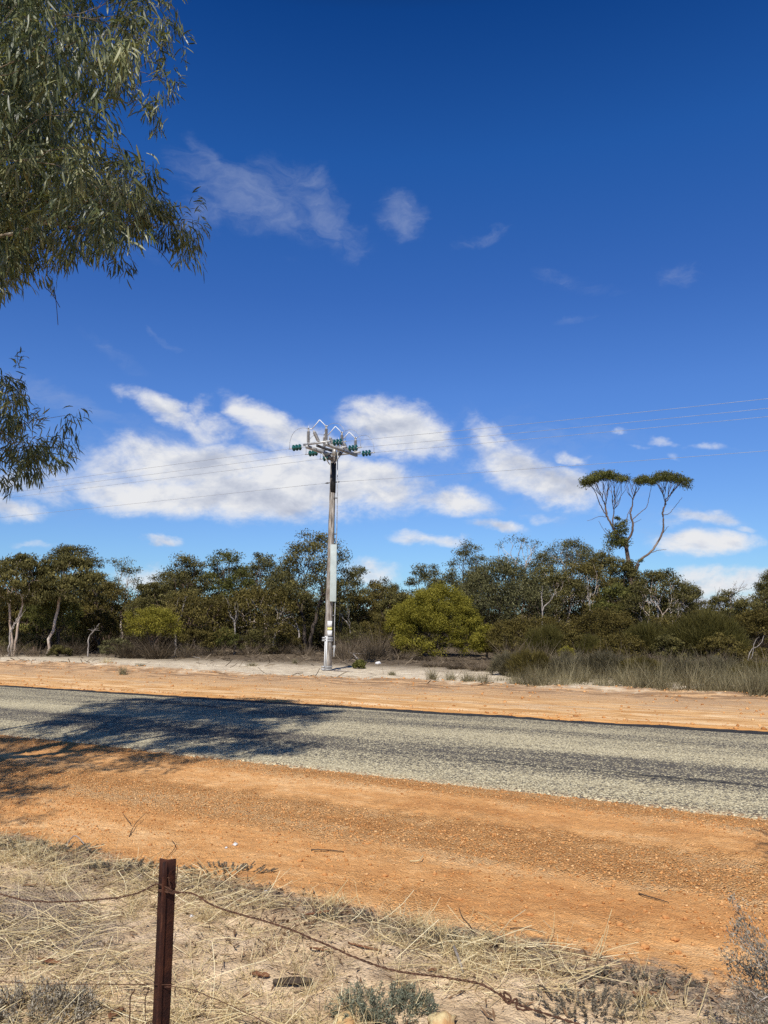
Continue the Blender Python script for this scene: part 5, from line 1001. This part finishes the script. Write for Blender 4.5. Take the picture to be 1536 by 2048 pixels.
def barkpiece(px, py, L_, w, ang, label, mat='barkchip', curl=0.6):
    rng = R(px); p = gpt(px, py); n = 10; u = np.linspace(-.5, .5, n); V = []; 
    for a in u:
        for b in np.linspace(-.5, .5, 5):
            ww = w * (1 - (2 * abs(a)) ** 3 * 0.6) * (1 + rng.normal() * .05); V.append([a * L_, b * ww, 0.012 + curl * w * (b * b) * 2 + 0.05 * L_ * (a * a) + rng.normal() * 0.0015])
    V = np.array(V); ca, sa = math.cos(ang), math.sin(ang); V = np.stack([V[:, 0] * ca - V[:, 1] * sa, V[:, 0] * sa + V[:, 1] * ca, V[:, 2]], 1)
    F = np.array([[i * 5 + j, i * 5 + j + 1, (i + 1) * 5 + j + 1, (i + 1) * 5 + j] for i in range(n - 1) for j in range(4)]); o = mesh_np('bark_piece', V, F, M[mat], None, True); o.location = tuple(p); so = o.modifiers.new('s', 'SOLIDIFY'); so.thickness = 0.004; tag(o, label, 'bark')
barkpiece(520, 1957, 0.10, 0.035, -0.3, 'curled red brown bark piece right of the picket'); barkpiece(585, 1974, 0.19, 0.06, 0.05, 'dark bark slab right of the curled piece', 'stick'); barkpiece(98, 1930, 0.15, 0.035, -0.35, 'red brown bark strip in straw at the left')
barkpiece(635, 1832, 0.15, 0.022, 0.35, 'red brown bark strip at the clay edge beside straw wisps'); barkpiece(728, 1900, 0.20, 0.018, -0.5, 'long thin bark strip beside the sagging wire'); barkpiece(1290, 1998, 0.12, 0.04, 0.0, 'dark red bark flakes near bottom right'); barkpiece(60, 1775, 0.10, 0.02, 0.2, 'small bark strip by the upper wire at the left')
barkpiece(232, 2035, 0.09, 0.04, 1.2, 'brown curled leaf-like bark scrap at the bottom beside the picket'); barkpiece(640, 1905, 0.12, 0.015, -0.4, 'narrow bark strip left of the long thin one'); barkpiece(870, 1945, 0.08, 0.02, 0.5, 'small dark bark flake under the wire'); barkpiece(1060, 1945, .09, .02, -.2, 'small bark flake on bare soil right of the looped stalk')
# white scraps
def paper(px, py, r, label):
    p = gpt(px, py); V = np.array([[-r, 0, 0.003], [r * .3, -r * .5, .003], [r, r * .2, r * .7], [0, r * .6, r * 1.1], [-.4 * r, .5 * r, .3 * r]]); o = mesh_np('paper_scrap', V, np.array([[0, 1, 3], [1, 2, 3], [0, 3, 4]]), M['litterwhite']); o.location = tuple(p); so = o.modifiers.new('s', 'SOLIDIFY'); so.thickness = 0.001; tag(o, label, 'litter')
paper(469, 1692, 0.026, 'folded white paper scrap on the orange verge'); paper(452, 1697, 0.014, 'tiny white scrap left of the folded paper'); rock(530, 1786, 0.016, 'small white pebble on the grey clay edge', 'litterwhite', 'white_stone', 'stone'); rock(385, 1833, 0.016, 'small pale pebble right of the picket in straw', 'litterwhite', 'white_stone', 'stone')

# ------------------------------------------------------------------ far verge grass
rg = R(303)
def gw(s): return 20.75 + 0.35 * np.sin(s * 0.9)
s, w, Pc = scatter_sw(470, -9.5, 10, 20.6, 28.0, lambda s, w: np.clip((0.25 + 1.6 * np.clip(fbm(s, w, 0.5, 2, 33) + 0.2, 0, 1)) * (w > gw(s)) * np.exp(-(w - 20.8) / 4.0) * sstep(-9.0, -5.5, s + (w - 20.8) * 0.4), 0, 1), rg)
nb = 58; hc = (0.28 + 0.75 * rg.random(470) ** 1.4) * (0.5 + 0.5 * sstep(-9, -5.5, s)); idx = np.repeat(np.arange(470), nb); n = len(idx)
off = rg.normal(size=(n, 2)) * 0.11; P = Pc[idx] + np.stack([off[:, 0], off[:, 1], 0 * off[:, 0] - 0.01], 1)
lean_ = rg.normal(size=(470, 2)) * 0.12 + np.array([0.1, 0]); D = np.stack([off[:, 0] * 2.6 + rg.normal(size=n) * 0.26 + lean_[idx, 0], off[:, 1] * 2.6 + rg.normal(size=n) * 0.26 + lean_[idx, 1], np.ones(n)], 1)
h = hc[idx] * rg.uniform(0.45, 1.15, n); V, F = blades(P, D, h, rg.uniform(0.006, 0.013, n), rg.normal(size=(n, 3)) * 0.35, 3, rg); tt_ = rg.uniform(0.1, 0.72, 470)[idx]
tag(mesh_np('roadside_grass', V, F, M['tussock'], tint=np.repeat(np.clip(rg.normal(size=n) * 0.15 + tt_, 0, 1), 3)), 'belt of tall grey green and straw grass along the far verge', 'grass', kind='stuff')
def tuft(px, py, hw, h, label, mat='tussock', n=160):
    rng = R(int(px) + 50); p = gpt(px, py); Rr = hw / FPX * p[1]; P = p + rng.normal(size=(n, 3)) * np.array([Rr * .4, Rr * .4, 0]); P[:, 2] = gh(P[:, 0], P[:, 1]); D = rng.normal(size=(n, 3)) * 0.45 + np.array([0, 0, 1])
    V, F = blades(P, D, h * rng.uniform(.5, 1.1, n), np.full(n, .01), rng.normal(size=(n, 3)) * .4, 2, rng); o = mesh_np('grass_tuft', local(V, p), F, M[mat], tint=np.repeat(rng.random(n), 2)); o.location = tuple(p); tag(o, label, 'grass tuft')
tuft(213, 1335, 15, 0.38, 'rounded pale grass tuft on the clearing at the left, wider of two', 'straw', 260); tuft(246, 1338, 8, 0.36, 'narrow green grass tuft right of the rounded pale one'); tuft(505, 1333, 14, 0.2, 'small dark grass tuft on pale ground left of the pole'); tuft(590, 1328, 6, 0.25, 'thin grass tuft near the pole on its left')
tuft(865, 1364, 12, 0.42, 'small green tuft at the left end of the roadside grass'); tuft(900, 1362, 14, 0.36, 'second green tuft from the left end of the roadside grass'); tuft(935, 1366, 14, 0.36, 'pale tuft just before the roadside grass thickens'); tuft(280, 1335, 10, 0.18, 'low dark tuft on the clearing edge left'); tuft(785, 1350, 10, 0.16, 'low tuft on pale ground below the yellow green dome')
# low dead twigs and scraps over the clearing
s, w, P = scatter_sw(4200, -48, 2, 20.2, 40, lambda s, w: np.clip(0.02 + 1.0 * sstep(25, 31, w) + 0.5 * np.exp(-((w - 20.9) / .5) ** 2) + fbm(s * 0.3, w, 0.9, 2, 88), 0, 1) ** 2, rg); n = len(P)
V, F = blades(P, rg.normal(size=(n, 3)) * np.array([1, 1, .25]) + np.array([0, 0, .2]), rg.uniform(.1, .5, n), rg.uniform(.012, .035, n), rg.normal(size=(n, 3)) * .4, 2, rg, taper=False)
tag(mesh_np('twig_litter', V, F, M['twig'], tint=np.repeat(rg.random(n), 2)), 'dead twigs and bark scraps strewn over the pale clearing', 'twig litter', kind='stuff')

# ------------------------------------------------------------------ sky
wd = bpy.data.worlds.new('World'); sc.world = wd; wd.use_nodes = True; t = NT(wd.node_tree); t.n.clear()
out = t.n.new('ShaderNodeOutputWorld'); bg = t.n.new('ShaderNodeBackground'); t.l.new(bg.outputs[0], out.inputs[0])
sky = t.n.new('ShaderNodeTexSky'); sky.sky_type = 'NISHITA'; sky.sun_disc = False; sky.sun_elevation = SUN_EL
sky.sun_rotation = math.atan2(SUND[0], SUND[1]); sky.altitude = 300; sky.air_density = 1.0; sky.dust_density = 0.3; sky.ozone_density = 2.0
tc = t.n.new('ShaderNodeTexCoord'); d = t.vmath('NORMALIZE', tc.outputs['Generated']); sx = t.n.new('ShaderNodeSeparateXYZ'); t.set(sx.inputs[0], d)
el = t.math('ARCSINE', sx.outputs[2]); az = t.math('ARCTAN2', sx.outputs[0], sx.outputs[1])
# clear, slightly polarised looking air: deeper blue higher in view, cyan at the horizon
tintc = t.ramp(t.maprange(el, 0.0, 0.9, smooth=False), [(0.0, (0.62, 0.95, 1.30)), (0.14, (0.63, 0.91, 1.37)), (0.324, (0.55, 0.90, 1.52)), (0.456, (0.38, 0.77, 1.47)), (0.634, (0.21, 0.72, 1.49)), (0.80, (0.081, 0.478, 1.16)), (0.88, (0.10, 0.20, 0.36)), (1.0, (0.11, 0.11, 0.12))])  # top stops, out of view, greyed and darkened to neutralise and deepen shadows
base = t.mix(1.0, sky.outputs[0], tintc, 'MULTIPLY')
def aze(px, py): v_ = ray(px, py); v_ = v_ / np.linalg.norm(v_); return math.atan2(v_[0], v_[1]), math.asin(v_[2])
ae = t.xyz(az, el, 0.0)
wn = t.noise(t.vmath('MULTIPLY', ae, (1.0, 1.5, 1)), 9, 5, 0.6, 0, True); wv = t.vmath('SUBTRACT', wn, (0.5, 0.5, 0.5)); aed = t.vmath('ADD', ae, t.vmath('MULTIPLY', wv, (0.10, 0.055, 0)))
grow_ = 1.22
def blob(px, py, rx, ry, rot, dens):
    a, e = aze(px, py); ax, _ = aze(px + rx, py); _, ey = aze(px, py - ry); mp = t.n.new('ShaderNodeMapping'); mp.vector_type = 'TEXTURE'; t.set(mp.inputs[0], aed)
    mp.inputs['Location'].default_value = (a, e, 0); mp.inputs['Rotation'].default_value = (0, 0, -rad(rot)); mp.inputs['Scale'].default_value = (abs(ax - a) * grow_, abs(ey - e) * grow_, 1)
    return t.maprange(t.vmath('LENGTH', mp.outputs[0]), 0.10, 1.60, dens, 0.0)
CUM = [(345, 828, 100, 22, 22, .80), (420, 852, 60, 24, -5, .72), (395, 812, 35, 18, -40, .5), (530, 832, 80, 26, 25, .95), (590, 875, 80, 34, 15, .95), (400, 930, 165, 52, 0, 1.1), (290, 985, 170, 42, 5, .95), (480, 985, 210, 50, 0, 1.15), (620, 960, 165, 62, 0, 1.15), (745, 965, 95, 50, 15, 1.05), (215, 930, 70, 34, 0, .7),
       (790, 862, 95, 42, 12, 1.1), (735, 880, 50, 24, 0, .8), (905, 1000, 90, 24, 5, .95), (985, 865, 60, 26, 35, .75), (1030, 925, 80, 40, 35, .85), (1095, 968, 110, 32, 20, .92), (960, 925, 50, 18, 0, .5), (1142, 918, 26, 12, 20, .6), (1000, 1050, 60, 13, 5, .8), (1085, 1028, 60, 12, 5, .5), (852, 1076, 60, 13, 5, .78),
       (1395, 1090, 95, 22, 3, 1.0), (1405, 1040, 75, 17, 5, .8), (1485, 1062, 24, 9, 0, .55), (332, 1088, 30, 11, 5, .8), (70, 1086, 70, 7, 0, .45), (1460, 1165, 150, 24, 2, .85), (1380, 1205, 180, 22, 0, .95), (20, 1020, 60, 24, 0, .85), (70, 980, 80, 26, 10, .62), (735, 1150, 60, 22, 0, .75), (280, 1150, 50, 16, 0, .8), (60, 1150, 90, 12, 0, .4),
       (1000, 1195, 300, 14, 0, .7), (1325, 880, 34, 10, 15, .5), (1420, 895, 60, 10, 8, .42), (1230, 856, 28, 7, 0, .4), (1350, 915, 24, 9, 30, .45), (1275, 888, 26, 8, 0, .42), (-200, 960, 220, 40, 0, .9), (-500, 1040, 260, 30, 0, .9), (1800, 1000, 200, 30, 5, .9), (2100, 1090, 300, 30, 0, .9)]
CIR = [(470, 905, 330, 80, 0, .5), (1060, 930, 170, 90, 25, .55), (880, 960, 120, 60, 0, .5), (1340, 1060, 190, 50, 0, .38), (90, 950, 150, 80, 0, .5), (1180, 870, 160, 40, 10, .32), (440, 345, 75, 22, 38, .7), (500, 400, 130, 48, 18, .8), (420, 430, 70, 40, -30, .55), (600, 370, 90, 40, 15, .6), (655, 430, 90, 45, 35, .7), (560, 440, 110, 34, 0, .55), (805, 437, 46, 38, 35, .85), (700, 480, 60, 14, 20, .35), (955, 478, 60, 14, -18, .45), (990, 456, 22, 10, 0, .4), (1110, 552, 60, 16, 10, .38), (1190, 575, 60, 14, 20, .3), (1355, 548, 60, 22, 0, .5),
       (1165, 632, 60, 11, 8, .32), (325, 680, 36, 7, 25, .5), (225, 705, 80, 18, 22, .32), (110, 790, 120, 26, 22, .6), (200, 835, 70, 18, 20, .55), (60, 850, 70, 30, 10, .35), (330, 520, 80, 24, 0, .25), (560, 525, 50, 10, 0, .25), (270, 870, 80, 16, 10, .4), (860, 830, 40, 12, 25, .35), (650, 850, 40, 30, 0, .4), (1150, 1000, 60, 16, 0, .35), (1260, 990, 60, 18, 20, .35), (980, 800, 0.1, 0.1, 0, 0)]
def total(lst):
    acc = None
    for q in lst:
        b_ = blob(*q); acc = b_ if acc is None else t.math('SMOOTH_MAX', acc, b_, 0.08)
    return acc
cu, ci = total(CUM), total(CIR[:-1])
fv = t.vmath('MULTIPLY', ae, (1.0, 1.7, 1))
f1 = t.noise(fv, 14, 10, 0.68, 0.25); f2 = t.noise(t.vmath('ADD', fv, (-0.004, 0.022, 0)), 14, 10, 0.68, 0.25); f3 = t.noise(t.vmath('MULTIPLY', aed, (1, 2.2, 1)), 24, 7, 0.65, 0.6)
dens = t.math('ADD', cu, t.math('MULTIPLY', t.math('SUBTRACT', f1, 0.5), 1.5))
alpha = t.math('MULTIPLY', t.math('POWER', t.maprange(dens, 0.12, 1.02, 0, 1.0), 1.15), t.maprange(cu, 0.08, 0.34))
# sunlit tops, lilac grey undersides
g1 = t.noise(fv, 8, 4, 0.5, 0.2); g2 = t.noise(t.vmath('ADD', fv, (-0.01, 0.05, 0)), 8, 4, 0.5, 0.2)
sh = t.math('ADD', t.math('ADD', t.math('MULTIPLY', t.math('SUBTRACT', f1, f2), 1.6), t.math('MULTIPLY', t.math('SUBTRACT', g1, g2), 2.6)), t.maprange(dens, 0.5, 1.3, 0.80, 0.42, False), clamp=True)
ccol = t.ramp(sh, [(0.10, (5.6, 6.1, 7.4)), (0.42, (7.4, 7.8, 8.8)), (0.75, (9.6, 9.7, 10.0))])
ca_ = t.math('MULTIPLY', t.maprange(t.math('ADD', ci, t.math('MULTIPLY', t.math('SUBTRACT', f3, 0.5), 1.15)), 0.10, 1.25, 0, 0.40), t.maprange(ci, 0.08, 0.34))
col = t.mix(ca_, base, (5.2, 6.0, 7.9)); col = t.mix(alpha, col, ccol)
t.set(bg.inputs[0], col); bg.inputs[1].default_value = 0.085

sun = bpy.data.lights.new('sun', 'SUN'); sun.energy = 5.0; sun.angle = rad(0.53); sun.color = (1.0, 0.955, 0.88); so = bpy.data.objects.new('sun', sun); COL.objects.link(so)
so.rotation_euler = Vector(tuple(-SUND)).to_track_quat('-Z', 'Y').to_euler(); so.location = (0, -20, 30)
cam = bpy.data.cameras.new('camera'); cam.sensor_fit = 'VERTICAL'; cam.sensor_height = 36; cam.lens = FPX / 2048 * 36; cam.clip_end = 6000; cam.clip_start = 0.05
co = bpy.data.objects.new('camera', cam); COL.objects.link(co); co.location = (0, 0, CH); co.rotation_euler = (rad(90) + PITCH, 0, 0); sc.camera = co
sc.view_settings.view_transform = 'Standard'; sc.view_settings.look = 'None'; sc.view_settings.exposure = 0; sc.view_settings.gamma = 1
sc.cycles.max_bounces = 4; sc.cycles.diffuse_bounces = 2; sc.cycles.transmission_bounces = 3; sc.cycles.glossy_bounces = 2; sc.cycles.use_adaptive_sampling = True; sc.cycles.adaptive_threshold = 0.015; sc.cycles.transparent_max_bounces = 8; sc.cycles.use_denoising = False
